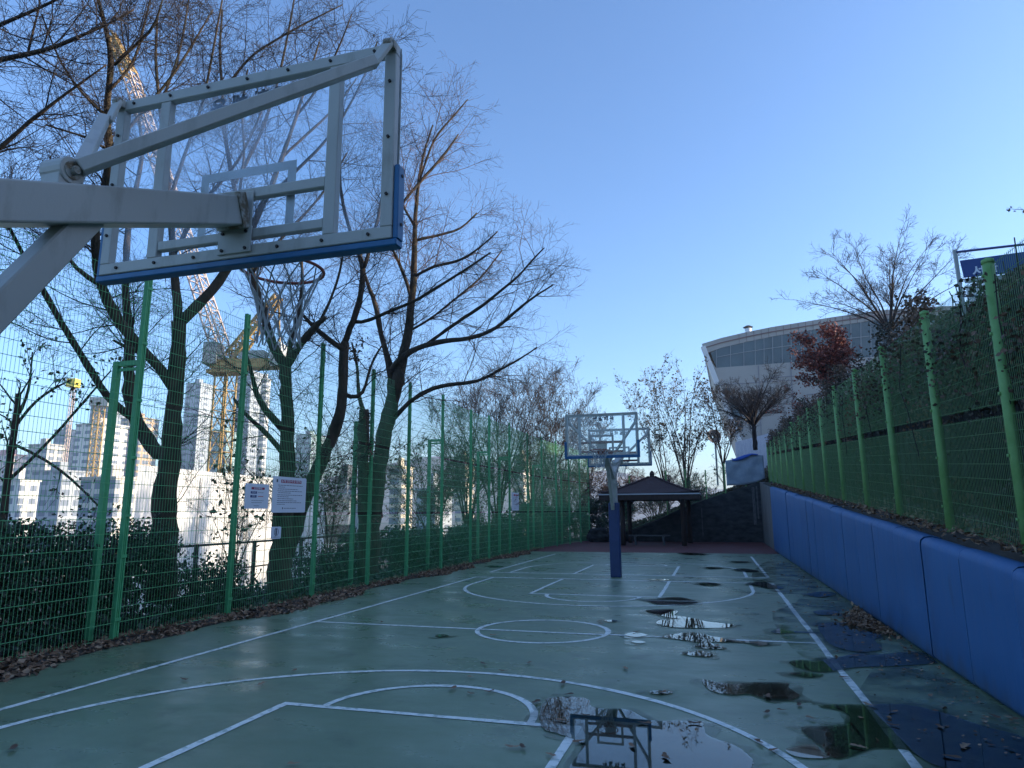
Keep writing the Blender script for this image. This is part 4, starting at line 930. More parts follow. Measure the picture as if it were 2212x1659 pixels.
def pw85(p, D, dD=0.0):
    P, R_ = px(p, D, dD); return P, [q * .86 for q in R_]
def pw8(p, D, dD=0.0):
    P, R_ = px(p, D, dD); return P, [q * .8 for q in R_]
T1 = [pw85([(348,1300,74),(351,1200,64),(357,1080,58),(367,990,50),(376,900,42),(380,820,38),(387,740,36),(386,695,34)], 10.9),
      pw85([(386,697,30),(417,669,26),(451,638,24),(480,600,24),(497,570,20),(530,520,17),(575,430,14),(610,340,11),(640,250,8),(668,160,6),(690,90,4)], 10.9, 1.2),
      pw85([(386,697,26),(381,640,22),(378,600,20),(372,520,17),(366,430,14),(357,330,12),(345,230,9),(335,130,7),(340,40,5)], 10.9, .8),
      pw85([(372,960,36),(344,1000,38),(305,926,34),(278,874,30),(278,804,26),(281,718,22),(270,652,18),(272,590,16),(274,506,14),(290,420,12),(310,340,9),(300,250,6)], 10.9, 1.6),
      pw85([(375,840,26),(351,798,24),(312,759,24),(260,704,26),(226,641,25),(210,590,23),(203,510,20),(215,440,19),(233,392,20),(240,322,19),(228,250,17),(231,198,14),(245,150,14),(238,87,12),(218,25,9),(205,-30,7)], 10.9, -1.8),
      pw85([(247,140,10),(270,115,9),(320,76,8),(341,58,7),(343,30,5),(352,-5,4)], 9.2, -.3),
      pw85([(219,617,12),(185,600,11),(160,583,10),(135,549,8),(120,500,6),(90,440,4)], 9.9, -.6),
      pw85([(290,905,20),(240,874,18),(174,763,16),(132,700,15),(97,631,14),(75,600,12),(40,530,9),(0,450,7),(-40,380,5)], 11.2, -1.2),
      pw85([(300,760,14),(262,745,8),(245,735,6)], 10.8),
      pw85([(372,560,12),(410,480,10),(450,420,9),(505,365,8),(540,300,6),(570,230,4)], 11.3, 1.0),
      pw85([(240,330,8),(200,300,6),(150,285,5),(100,270,4)], 9.8, -.5),
      pw85([(231,198,9),(270,170,7),(300,120,6),(310,50,5),(330,-20,4)], 9.5, .3),
      pw85([(610,340,8),(650,300,7),(720,240,6),(770,170,4)], 11.9, .6),
      pw85([(497,570,10),(520,500,8),(515,420,7),(530,330,6),(520,240,5),(535,150,4)], 11.2, .8),
      pw85([(575,430,9),(640,370,8),(700,310,7),(750,240,6),(790,160,5),(815,90,3)], 11.6, -.5),
      pw85([(366,430,10),(400,330,8),(440,220,7),(460,110,5),(480,0,4)], 11.2, -.4),
      pw85([(240,322,9),(300,250,7),(370,170,6),(420,90,5),(460,20,3)], 9.8, .4),
      pw85([(228,250,8),(170,200,6),(120,120,5),(90,30,4)], 9.4, -.4),
      pw85([(640,250,8),(690,190,6),(730,110,5),(760,30,3)], 12, -.6),
      pw85([(345,230,8),(380,140,6),(400,60,5),(410,-30,3)], 11.4, .3)]
LV = [dict(n=10, t0=.18, t1=.99, L=1.7, ang=52, up=.05, K=7, rf=.42, jit=.13, sides=4, cap=.012),
      dict(n=9, t0=.1, t1=1, L=.85, ang=46, up=.03, K=5, rf=.5, jit=.12, cap=.0055),
      dict(n=7, t0=.1, t1=1, L=.30, ang=50, up=.02, K=4, rf=.6, jit=.16, cap=.0036, rmin=.0021)]
tree('bare_tree', 'nearest big bare tree with a forked trunk, left of both notice boards', T1, 11, LV, ('bark_ivy', 'twig'))
T2 = [pw85([(600,1295,64),(606,1200,58),(612,1120,50),(620,1015,42),(620,936,35),(619,857,31),(617,789,29)], 13.6),
      pw85([(617,791,24),(641,753,20),(677,706,17),(703,686,12)], 13.6, -.4),
      pw85([(690,697,9),(715,650,7),(735,590,6),(745,520,4)], 13.3, .3),
      pw85([(617,791,24),(594,761,23),(574,698,21),(562,650,18),(544,590,15),(525,500,13),(505,400,11),(485,295,10),(480,200,8),(474,110,6),(480,20,4)], 13.6, .8),
      pw85([(619,880,16),(622,760,14),(640,700,12),(655,620,9),(650,540,6)], 13.6, .8),
      pw85([(619,935,20),(590,905,18),(555,870,16),(545,800,10),(530,760,7)], 13.6, -.8),
      pw85([(505,400,10),(560,300,8),(600,180,6),(625,60,5),(640,-30,3)], 14, .6), pw85([(480,200,8),(540,120,6),(640,60,5),(740,10,3)], 14.3, .3), pw85([(544,590,9),(620,500,7),(690,430,6),(750,330,4)], 13.8, .7),
      pw85([(612,980,14),(560,915,12),(520,895,9),(505,860,6)], 13.4, -.6)]
tree('bare_tree', 'bare tree with a knobbly trunk directly behind the larger notice board', T2, 12, [dict(LV[0], L=1.8), dict(LV[1], L=.95), dict(LV[2], L=.42)], ('bark_ivy', 'twig'))
T2b = [pw85([(618,1200,44),(648,1090,42),(685,1015,34),(713,956,31),(736,896,28),(740,840,25),(742,777,23),(745,740,22)], 13.9, .5),
       pw85([(743,745,18),(750,720,18),(775,665,16),(785,601,15),(787,570,14),(773,545,10),(750,482,9),(734,410,7),(735,330,5)], 14.4, .4),
       pw85([(787,577,10),(797,549,9),(815,480,8),(830,400,6),(835,320,4)], 14.5, .3),
       pw85([(742,755,14),(733,747,14),(706,732,13),(682,712,12),(658,688,9),(640,660,7)], 14.3, -.4),
       pw85([(765,695,10),(777,704,9),(837,672,9),(880,660,8),(928,632,8),(968,605,7),(1015,577,6),(1060,545,4)], 14.5, -.5),
       pw85([(740,850,12),(780,870,10),(790,840,8),(800,780,6),(830,740,4)], 14.4, .3)]
tree('bare_tree', 'leaning bare tree forking above the fence just right of the notice boards', T2b, 13, [dict(LV[0], L=1.7), dict(LV[1], L=.9), dict(LV[2], L=.4)], ('bark_ivy', 'twig'))
T3 = [pw8([(800,1250,46),(806,1120,44),(820,995,42),(836,916,40),(850,850,36),(866,800,30),(873,759,26),(884,708,23),(890,640,20),(894,589,17),(896,521,14),(896,482,12),(903,400,9),(915,330,6),(935,270,4)], 17.2),
      pw8([(842,880,22),(846,795,20),(829,751,15),(817,692,14),(811,652,12),(793,613,9),(780,560,7),(770,500,5)], 17.2, .8),
      pw8([(846,800,18),(864,771,17),(912,746,15),(960,736,13),(1015,732,12),(1071,712,10),(1114,672,8),(1154,640,6),(1195,615,4)], 17.2, -1.2),
      pw8([(925,742,10),(987,696,10),(1039,664,9),(1079,629,7),(1118,601,6),(1146,565,5),(1176,535,3.5)], 17, -.9),
      pw8([(832,925,18),(855,898,14),(895,857,12),(947,833,11),(1034,825,9),(1090,793,7),(1129,773,5),(1160,750,3.5)], 17.3, -1),
      pw8([(892,600,8),(936,573,8),(995,565,7),(1040,533,5),(1075,500,3.5)], 17.2, -.6),
      pw8([(896,520,8),(940,509,7),(995,498,6),(1030,460,4)], 17.2, .4),
      pw8([(868,440,8),(912,387,8),(960,335,7),(990,290,4)], 17.0, .5), pw8([(896,490,8),(868,440,7),(850,380,6),(840,300,4)], 17.2, .5),
      pw8([(903,400,6),(936,300,6),(976,255,5),(1010,215,3)], 17.2, .3),
      pw8([(890,650,9),(876,601,9),(853,545,8),(836,520,6),(815,450,4)], 17.2, -.5),
      pw8([(884,715,7),(930,690,6),(990,640,6),(1040,600,5),(1085,540,3.5)], 17.2, .8)]
tree('bare_tree', 'broad bare tree with long low limbs spreading right against the sky above the left fence', T3, 14, [dict(n=13, t0=.12, t1=.99, L=2.0, ang=46, up=.05, K=7, rf=.42, jit=.11, sides=4, cap=.013), dict(LV[1], n=9, L=.95), dict(LV[2], n=6, L=.36)], ('bark_ivy', 'twig_red'))
T4 = [px([(786,1250,30),(788,1100,28),(784,980,26),(786,885,22)], 15.6), px([(786,890,10),(770,850,8),(775,800,6),(760,740,4)], 15.6, .3)]
tree('ivy_stump', 'broken dead trunk stub wrapped in ivy right behind the fifth left fence post', T4, 15, [dict(n=5, t0=.3, t1=1, L=.5, ang=50, up=.1, K=4, rf=.3)] , ('bark_ivy', 'twig_dark'), leaves=dict(n=500, size=.08, mat='ivy', spread=.08))
# tree standing left of the frame, its limbs reach into the top left corner
T0 = [px([(-420,1500,90),(-400,1100,80),(-360,700,70),(-330,500,60)], 9.5),
      px([(-330,520,50),(-200,250,30),(-60,140,14),(0,128,11),(60,118,10),(110,105,9),(150,92,8),(200,62,6),(250,50,4),(290,20,3)], 9.0, -.3),
      px([(-340,600,40),(-150,420,20),(0,325,10),(30,290,9),(80,250,8),(125,215,6),(180,175,5),(230,140,3)], 9.2, -.5),
      px([(-200,250,20),(-100,120,12),(-20,60,9),(60,30,7),(140,-10,5)], 9.2, -.5),
      px([(60,118,6),(70,70,5),(85,20,4),(90,-30,3)], 8.9),
      px([(-330,500,30),(-200,480,16),(-60,450,9),(20,440,6),(90,470,5),(150,500,3)], 9.3, .4)]
tree('bare_tree', 'bare tree whose dark limbs reach in at the top left corner', T0, 16, [dict(LV[0], n=16, L=1.6), dict(LV[1], n=10, L=.85), dict(LV[2], n=6, L=.38)], ('bark', 'twig'))
T5 = [px([(-5,1300,22),(2,1150,18),(20,1000,14),(34,920,13),(40,850,11)], 9.2), px([(36,900,8),(58,870,7),(66,820,5),(70,760,3)], 9.2), px([(15,1040,8),(60,1000,7),(110,950,6),(170,880,5),(240,800,3)], 9.4, .4), px([(34,920,7),(70,870,6),(110,840,5),(155,820,3)], 9.2, .3), px([(30,960,7),(120,1000,6),(180,1060,5),(230,1110,4)], 9.2, .3)]
tree('sapling', 'thin sapling with a few leaf clumps at the far left behind the fence', T5, 17, [dict(n=6, t0=.4, t1=1, L=.8, ang=45, up=.1, K=5, rf=.5), dict(n=4, t0=.2, t1=1, L=.35, ang=40, up=.05, K=4, rf=.6)], ('bark', 'twig_dark'), leaves=dict(n=260, size=.07, mat='sparse', spread=.06))

def vase(u, v, D, top_v, wpx, nst, seed, label, lean=0, rnd=.42, mats=('bark', 'twig_red'), leaves=None, group=None, trunk=.08, dens=1.0, fork=.15, name='bare_tree', tw=1.0, z0=None):
    """many-stemmed tree; base at photo point (u,v) at distance D, crown reaching top_v and wpx wide"""
    if u < 1290 and v > 1150:
        bb_ = gx(u, v, -6.45); dq = float(np.dot(bb_ - CO, CF))
        if bb_[1] < 31 and dq > D: D = dq
        bq = at(u, v, D)
        if bq[0] > -6.3 and bb_[1] < 60: D = dq
    r_ = np.random.default_rng(seed); b = at(u, v, D); H = (v - top_v) * D / FPX; W_ = wpx * D / FPX * 1.25; trunk = trunk * .72
    if z0 is not None: b = b.copy(); H += b[2] - z0; b[2] = z0
    zt = b[2] + H; zf = b[2] + H * fork; limbs = [([b, b + np.array((lean * .1, 0, H * fork))], [trunk, trunk * .85])]
    for k in range(nst):
        a = 2 * math.pi * (k + r_.uniform(-.3, .3)) / nst; rr = W_ * .5 * (r_.uniform(.30, 1.0) if rnd < .5 else math.sqrt(r_.uniform(.04, 1.0))); hh = (H * (1 - fork)) * (1.02 - rnd * (rr / (W_ * .5)) ** 2) * r_.uniform(.85, 1.05)
        e = np.array((math.cos(a) * rr + lean, math.sin(a) * rr, hh)); s0 = limbs[0][0][1]
        m1 = s0 + e * np.array((.22, .22, .33)); m2 = s0 + e * np.array((.58, .58, .68))
        limbs.append(([s0, m1 + r_.normal(0, .03, 3) * H * .3, m2 + r_.normal(0, .04, 3) * H * .3, s0 + e], [trunk * .55, trunk * .38, trunk * .2, trunk * .06]))
    lv = [dict(n=9 * dens, t0=.2, t1=1, L=H * .22, ang=38, up=.10, K=5, rf=.5, jit=.09, rmin=.0026 * D / 15 * tw, cap=.02), dict(n=6 * dens, t0=.12, t1=1, L=H * .12, ang=38, up=.05, K=4, rf=.55, jit=.08, rmin=.0021 * D / 15 * tw, cap=.009), dict(n=4.5 * dens, t0=.15, t1=1, L=H * .055, ang=42, up=.05, K=3, rf=.6, jit=.1, rmin=.0017 * D / 15 * tw, cap=.005)]
    return tree(name, label, limbs, seed, lv, mats, leaves=leaves, group=group, base=b)
lf_s = dict(n=900, size=.11, mat='sparse', spread=.08)
vase(935, 1235, 19, 905, 210, 8, 31, 'low bushy bare tree behind the fence, right of the broad spreading tree', dens=1.15, tw=1.3, mats=('bark', 'twig_brown'), leaves=dict(lf_s, n=500), trunk=.06)
vase(1010, 1225, 24, 800, 200, 8, 32, 'brown many stemmed bare tree right of the broad spreading tree', dens=1.15, tw=1.3, mats=('bark', 'twig_brown'), trunk=.10)
vase(1075, 1215, 26, 745, 270, 9, 33, 'tallest many stemmed bare tree midway along the left fence', dens=1.15, tw=1.3, mats=('bark', 'twig_brown'), trunk=.13)
vase(1150, 1200, 29, 765, 230, 9, 34, 'bare tree with upright stems behind the narrow far notice board', dens=1.15, tw=1.3, mats=('bark', 'twig_brown'), trunk=.12)
vase(1210, 1190, 33, 800, 210, 8, 35, 'bare tree with a few clinging leaves left of the far hoop', dens=1.15, tw=1.3, mats=('bark', 'twig_brown'), leaves=dict(lf_s, n=900, size=.13), trunk=.12)
vase(1265, 1170, 38, 900, 150, 7, 36, 'smaller bare tree with clinging leaves seen behind the far backboard', dens=1.15, tw=1.3, mats=('bark', 'twig_brown'), leaves=dict(lf_s, n=700, size=.13), trunk=.09)
vase(1180, 1195, 22, 1010, 200, 7, 37, 'low tangled shrub at the foot of the far left fence', leaves=dict(lf_s, n=500), trunk=.03, name='shrub', mats=('bark', 'twig_red'))
vase(905, 1240, 16, 985, 210, 8, 38, 'tangled leafy shrub behind the fence below the broad tree', leaves=dict(n=900, size=.07, mat='sparse', spread=.12), trunk=.03, name='shrub', mats=('bark', 'twig_red'))
vase(1040, 1225, 20, 1010, 230, 8, 39, 'tangled shrub with dark leaves midway along the left fence', leaves=dict(n=900, size=.08, mat='sparse', spread=.12), trunk=.03, name='shrub', mats=('bark', 'twig_red'))
vase(705, 1270, 15, 905, 170, 8, 40, 'thin brushy shrub between the two leaning trunks', trunk=.03, name='shrub', mats=('bark', 'twig_red'), leaves=dict(lf_s, n=300))
vase(500, 1320, 12, 900, 210, 8, 41, 'thin brushy shrub left of the smaller notice board', trunk=.03, name='shrub', mats=('bark', 'twig_red'), leaves=dict(lf_s, n=260))
# beyond the far end
for k_, (u_, v_, D_, tv_, w_, nm_) in enumerate([(1300, 1090, 52, 1030, 90, 'brown brush between the far pole and the gazebo'), (1350, 1085, 50, 1018, 90, 'brown brush just left of the gazebo peak'), (1240, 1110, 46, 1015, 120, 'pale brush beyond the far left corner'), (1500, 1070, 48, 1010, 90, 'brown brush right of the gazebo peak'), (1180, 1120, 44, 985, 130, 'tall brush beyond the far end of the left fence')]):
    vase(u_, v_, D_, tv_, w_, 12, 80 + k_, nm_, mats=('twig_red', 'twig_red'), trunk=.06, fork=.05, name='shrub', z0=0, leaves=dict(n=900, size=.13, mat='sparse', spread=.15))
vase(1482, 1060, 38, 748, 130, 8, 50, 'tall sparse tree with clinging leaves right of the far backboards', mats=('bark', 'twig_red'), leaves=dict(lf_s, n=1500, size=.14), trunk=.13, dens=.8, fork=.1, z0=1.6)
vase(1445, 1070, 40, 770, 100, 5, 51, 'slim reddish tree leaning left above the gazebo roof', lean=-1.2, leaves=dict(lf_s, n=900, size=.14), trunk=.11, dens=.8, fork=.1, z0=1.6)
vase(1562, 1010, 40, 830, 130, 6, 52, 'slim sparse tree in front of the gym left edge', leaves=dict(lf_s, n=800, size=.13), trunk=.10, dens=.8, fork=.25, z0=2.6)
vase(1415, 1075, 55, 1000, 170, 16, 53, 'round reddish bare bush behind the gazebo roof', mats=('twig_red', 'twig_red'), trunk=.1, fork=.05, name='shrub', dens=1.2, z0=0)
vase(1632, 972, 39, 785, 175, 16, 54, rnd=.78, label= 'dark round crowned bare tree in front of the gym wall', mats=('twig_dark', 'twig_dark'), trunk=.19, fork=.28, dens=1.2)
vase(1925, 745, 34, 462, 300, 15, 55, rnd=.6, dens=.95, tw=1.3, label= 'large fan shaped bare tree standing above the ivy fence', mats=('twig_dark', 'twig'), trunk=.15, fork=.10)
vase(1800, 905, 30, 712, 130, 8, 56, 'small maple with red brown autumn leaves above the ivy fence', mats=('bark', 'twig'), leaves=dict(n=5200, size=.14, mat='maple', spread=.13), trunk=.09, fork=.2, name='maple_tree')
vase(1745, 960, 34, 845, 110, 7, 57, 'low bare shrub with dull red leaves left of the maple', leaves=dict(n=700, size=.12, mat='maple', spread=.1), trunk=.05, fork=.1, name='shrub')

# ------------------------------------------------------------------ ivy on the right fence, ground cover on the hill, hedge
def noise1(a, b): return .5 + .25 * np.sin(a * 1.9 + np.sin(b * 2.3)) + .25 * np.sin(a * .7 + b * 3.1 + 1.3 * np.sin(a * .43))
iv = MB(); n = 140000; y = rng.uniform(-6, 27, n); s = rng.uniform(0, 1, n)
topz = np.where(y < 9, 4.17 + .034 * (y + .2), 4.48 + .03 * (y - 9)); botz = 1.37 + .0625 * y
edge = .18 * np.sin(y * 3.1) + .14 * np.sin(y * 7.3 + 1) + .16 * np.sin(y * 1.1) - .55 * np.clip(1 - np.abs(y + 1.1) / 1.3, 0, 1) - np.where(y < -2.3, .62, 0)
z = botz + (topz + .16 + edge - botz) * s
den = np.clip((s - .30 + .25 * (noise1(y, z) - .5)) * 1.6, 0, 1) ** 1.3 * (.35 + .9 * noise1(y * 1.7, z * 1.4))
keep = rng.uniform(0, 1, n) < den * .8; y, z, s = y[keep], z[keep], s[keep]
x = RX + np.abs(rng.normal(.02, .10, len(y))) - np.where(rng.uniform(0, 1, len(y)) < .26, .13, 0) * np.clip((z - botz[keep] - 1.2), 0, 1)
iv.leaves(np.c_[x, y, z], .052, rng, tone=np.clip(rng.uniform(0, 1, len(y)) * .55 + .75 * (noise1(y * .8, z * 1.5) - .22), 0, 1), aspect=.8)
ivt = thing('ivy', 'dense dark ivy and dead vines climbing over the top of the right hand fence', 'climbing plant', (RX + .1, 8, 2))
iv.build('foliage', 'ivy', ivt)
st_ = MB(); n = 420; y = rng.uniform(-6, 26, n); P = np.zeros((n, 7, 3)); P[:, 0] = np.c_[RX + .1 + rng.uniform(0, .1, n), y, 1.4 + .0625 * y]
for k in range(1, 7): P[:, k] = P[:, k - 1] + np.c_[rng.normal(0, .03, n), rng.normal(0, .16, n), rng.uniform(.25, .6, n)]
P[:, :, 2] = np.minimum(P[:, :, 2], (4.25 + .034 * y)[:, None]); st_.tubes(P, np.full((n, 7), .006), 4); st_.build('stem', 'twig_dark', ivt)
# dark sheet added to fill the dark band behind the fence, its lower edge hangs free
nb = MB(); V = []; yy = np.linspace(-7, 27, 70)
for y in yy:
    zb = float(np.interp(y, [-7, -2, .5, 5.3, 27], [1.75, 1.92, 2.07, 2.36, 3.5])); zt = rt(y) - .15 + .05 * math.sin(y * 2)
    for q in range(6): V.append((RX + .32 + .04 * math.sin(y * 1.7 + q) + .10 * (q / 5), y, zb + (zt - zb) * q / 5))
nb.add(V, [(i_ * 6 + j_, (i_ + 1) * 6 + j_, (i_ + 1) * 6 + j_ + 1, i_ * 6 + j_ + 1) for i_ in range(len(yy) - 1) for j_ in range(5)])
o = nb.build('dark_sheet', mat('black_sheet', (.012, .016, .012), (.022, .026, .018), .9, 6)); tag(o, 'black shading net hung behind the wire of the right hand fence', 'net'); o.modifiers.new('s', 'SOLIDIFY').thickness = .004
gc = MB(); n = 42000; x = rng.uniform(5.6, 13, n); y = rng.uniform(-9, 44, n); zz = terrain(x, y); gc.leaves(np.c_[x, y, zz + rng.uniform(0, .22, n)], .15, rng, up=.2, tone=np.clip(rng.uniform(0, 1, n) * .7 + .3 * noise1(x, y), 0, 1), aspect=.7)
gc.build('ground_cover', 'ivy', kind='stuff')
gc = MB(); n = 16000; x = rng.uniform(-4.6, 6.5, n); y = 28.9 + rng.beta(1, 2, n) * 12; zz = terrain(x, y); gc.leaves(np.c_[x, y, zz + rng.uniform(0, .35, n)], .14, rng, up=.1, tone=np.clip(rng.uniform(0, 1, n), 0, 1)); gc.build('ground_cover', 'sparse', kind='stuff')
gc = MB(); n = 26000; x = -5.35 - rng.beta(1, 1.4, n) * 7; y = rng.uniform(-9, 34, n); zz = terrain(x, y); gc.leaves(np.c_[x, y, zz + rng.uniform(0, .22, n)], .12, rng, up=.2, tone=rng.uniform(0, .9, n)); gc.build('ground_cover', 'hedge', kind='stuff')
def hedge(label, cx, cy, rx, ry, h, n, seed, size=.062, m='hedge'):
    r_ = np.random.default_rng(seed); t = thing('hedge', label, 'hedge', (cx, cy, -.1)); mb = MB()
    n = int(n * 1.7); nc = 46; C = np.c_[r_.uniform(-1, 1, nc) * rx, r_.uniform(-1, 1, nc) * ry, r_.uniform(.05, .93, nc) * h]; rad = r_.uniform(.22, .48, nc)
    k = r_.integers(0, nc, n); d = r_.normal(size=(n, 3)); d /= np.linalg.norm(d, axis=1)[:, None]; d *= (rad[k] * r_.uniform(.55, 1.1, n))[:, None]
    P = C[k] + d + np.array((cx, cy, 0)); P[:, 2] = np.clip(P[:, 2], -.1, None); mb.leaves(P, size, r_, tone=np.clip(.25 + .5 * r_.uniform(0, 1, n) + .25 * (r_.uniform(0, 1, nc)[k] - .5), 0, 1), aspect=.65)
    mb.build('foliage', m, t)
    s_ = MB(); q = 80; P = np.zeros((q, 5, 3)); P[:, 0] = np.c_[cx + r_.uniform(-1, 1, q) * rx * .8, cy + r_.uniform(-1, 1, q) * ry * .8, np.full(q, -.1)]
    for k in range(1, 5): P[:, k] = P[:, k - 1] + np.c_[r_.normal(0, .08, q), r_.normal(0, .08, q), r_.uniform(.2, .3, q) * h]
    s_.tubes(P, np.full((q, 5), .008), 4); s_.build('stem', 'twig_dark', t)
hedge('dark green hedge at the far left behind the fence, nearest the camera', -6.15, -4.3, .5, 1.5, 1.55, 9000, 61)
hedge('dark hedge between the far left hedge and the nearest big tree', -6.25, -1.7, .55, 1.2, 1.42, 8000, 62)
hedge('low shaggy bush at the foot of the nearest big tree', -6.1, .6, .4, .8, .75, 2600, 63)
hedge('low dark bush behind the fence right of the notice boards', -6.3, 4.4, .5, 1.0, .8, 2600, 64)
hedge('leafy thicket halfway along the left fence', -6.5, 9.5, .6, 2.6, 1.05, 7000, 65, .10)
hedge('leafy thicket at the far end of the left fence', -6.6, 17.0, .7, 4.0, 1.2, 9000, 66, .12)
hedge('dense thicket beyond the far left corner behind the boulders', -5.2, 32.5, 2.6, 2.0, 2.3, 9000, 68, .13)
hedge('dark thicket beyond the end of the left fence', -6.2, 25.5, .8, 3.6, 1.9, 7000, 67, .13)

# brown railing on the slope behind the trees
rl = thing('railing', 'thin brown pipe railing running behind the trees on the left', 'railing', (-8.6, 8, 0))
zr = lambda y: .62
m = MB(); m.tube([(-8.6, -6, .95), (-8.6, 30, .95)], .03, 6); m.tube([(-8.6, -6, .35), (-8.6, 30, .35)], .02, 6); m.build('rail', 'rail', rl)
for y in np.arange(-5, 30, 2.0):
    m = MB(); m.box((-8.63, y - .035, -1.1), (-8.56, y + .035, .98)); m.build('post', 'rail', rl)

# ------------------------------------------------------------------ buildings beyond the trees
def block(name, label, u0, u1, vt, D, depth, wall, glass=(.10, .13, .18), fx=4, fz=3, frac=.5, yaw=0, group=None, cat='building', roof=None, vb=None):
    a = at(u0, vt, D); b = at(u1, vt, D); a[2] = b[2] = (a[2] + b[2]) / 2; top = a[2]; zb = -17
    Wd = np.linalg.norm((b - a)[:2]); dd = (a - CO)[:2]; dd /= np.linalg.norm(dd)
    L = .5 * Wd / dd[1]; depth = .5 * Wd / max(.12, -dd[0]) if dd[0] < -.12 else 18
    if dd[0] >= -.12: L = Wd / dd[1]
    depth = min(depth, 3 * L + 10); r2 = np.array((1.0, 0, 0)); f2 = np.array((0, 1.0, 0)); o = np.array((a[0], a[1], 0))
    t = thing(name, label, cat, (a[0], a[1], zb), group)
    m = MB()
    def bx3(mb, l0, l1, d0, d1, z0, z1):
        V = [o + r2 * l + f2 * d + np.array((0, 0, z)) for z in (z0, z1) for l, d in ((l0, d0), (l1, d0), (l1, d1), (l0, d1))]
        mb.add(V, [(0, 3, 2, 1), (4, 5, 6, 7), (0, 1, 5, 4), (1, 2, 6, 5), (2, 3, 7, 6), (3, 0, 4, 7)])
    bx3(m, 0, L, 0, depth, zb, top); m.build('walls', buildingmat(name + '_facade', wall, glass, fx, fz, frac), t)
    rf = MB(); bx3(rf, -.3, L + .3, -.3, depth + .3, top, top + .5); bx3(rf, L * .3, L * .6, depth * .3, depth * .6, top + .5, top + 3.2)
    rf.build('roof', mat(name + '_roof', roof or tuple(c * .8 for c in wall), None, .8), t)
    return t
W_ = (.78, .74, .70)
# the big white hall close behind the trees
wh = thing('white_hall', 'large plain white building close behind the trees on the left, in full sun', 'building', at(380, 1010, 46))
a = at(300, 1004, 34); b = at(705, 1044, 72); 
aa, bb = a.copy(), b.copy(); zt = a[2]; 
m = MB(); dv = (aa - CO) * np.array((1, 1, 0)); dv /= np.linalg.norm(dv); dv = np.array((dv[0] * .97 + .0, dv[1], 0)) * 24
V = []
for z in (-17,): V += [np.array((aa[0], aa[1], z)), np.array((bb[0], bb[1], z)), np.array((bb[0], bb[1], z)) + dv, np.array((aa[0], aa[1], z)) + dv]
V += [np.array((aa[0], aa[1], a[2])), np.array((bb[0], bb[1], b[2])), np.array((bb[0], bb[1], b[2])) + dv, np.array((aa[0], aa[1], a[2])) + dv]
m.add(V, [(0, 3, 2, 1), (4, 5, 6, 7), (0, 1, 5, 4), (1, 2, 6, 5), (2, 3, 7, 6), (3, 0, 4, 7)]); m.build('walls', mat('hall_white', (.82, .80, .76), None, .7), wh)
m = MB(); nrm_ = np.cross((bb - aa) * np.array((1, 1, 0)), (0, 0, 1)); nrm_ /= np.linalg.norm(nrm_)
for t_ in np.linspace(.08, .95, 9):
    p_ = aa + (bb - aa) * t_; m.bar(np.array((p_[0], p_[1], -16)) + nrm_ * .05, np.array((p_[0], p_[1], aa[2] + (bb[2] - aa[2]) * t_ - .4)) + nrm_ * .05, .12)
m.build('pilaster', mat('hall_joint', (.6, .58, .55), None, .7), wh)
block('low_hall', 'low grey hall standing right of the big white building', 705, 800, 1080, 60, 30, (.30, .34, .38), (.06, .08, .10), 5, 4, .4)
spec = [(-40, 62, 985, 330, 30, (.74, .60, .55), 5, 3, 'low pinkish white block at the left edge of the skyline', (.55, .30, .30)),
        (62, 128, 962, 300, 26, (.60, .56, .50), 4, 3, 'beige block second from the left on the skyline', None),
        (118, 168, 930, 340, 26, (.33, .36, .40), 4, 3, 'grey block with a stepped roof on the left skyline', None),
        (165, 262, 918, 280, 22, (.80, .74, .66), 5, 3, 'white block with dark window stripes on the left skyline', None),
        (196, 268, 878, 380, 30, (.34, .37, .40), 5, 4, 'dark grey office tower behind the striped white block', None),
        (262, 335, 905, 330, 24, (.62, .44, .28), 5, 3, 'warm beige tower left of the nearest trunk', None),
        (0, 70, 1040, 160, 20, (.75, .72, .66), 3, 3, 'pale low rise at the left edge above the hedge', None),
        (70, 175, 1020, 200, 24, (.42, .44, .46), 4, 3, 'grey low rise above the hedge', None),
        (175, 300, 1035, 150, 24, (.66, .60, .52), 4, 3, 'beige low rise right above the hedge', None),
        (403, 458, 830, 360, 30, (.42, .46, .50), 6, 3, 'tall grey apartment tower left of the crane', None),
        (510, 572, 805, 340, 22, (.45, .49, .53), 6, 3, 'tall grey apartment tower right of the crane mast', None),
        (568, 584, 820, 345, 24, (.80, .78, .74), 6, 3, 'sunlit white end block of the tower right of the crane', None),  # sunlit side of the grey tower painted as a whiter block
        (640, 702, 940, 420, 30, (.35, .48, .48), 6, 3, 'teal glass block between the leaning trunks', None),
        (455, 520, 935, 300, 30, (.35, .50, .50), 5, 4, 'teal glass block low behind the crane mast', None),
        (843, 893, 1010, 210, 20, (.80, .68, .48), 4, 3, 'cream apartment block behind the broad tree', None),
        (984, 1026, 990, 260, 20, (.80, .70, .52), 4, 3, 'cream apartment block seen between the shrubs', None),
        (1110, 1150, 985, 300, 20, (.82, .72, .56), 4, 3, 'cream apartment block above the narrow notice board', None),
        (1309, 1323, 1034, 420, 16, (.84, .66, .50), 4, 3, 'small cream tower left of the far hoop pole', None),
        (900, 980, 1060, 120, 20, (.55, .58, .60), 4, 3, 'grey low hall behind the shrubs', None)]
for k, (u0, u1, vt, D, dep, wc, fx, fz, lab, rc) in enumerate(spec):
    block('city_block', lab, u0, u1, vt, D, dep, wc, (.20, .23, .28), fx, fz, .45 + .1 * (k % 3), yaw=.25 if k % 2 else -.15, roof=rc)

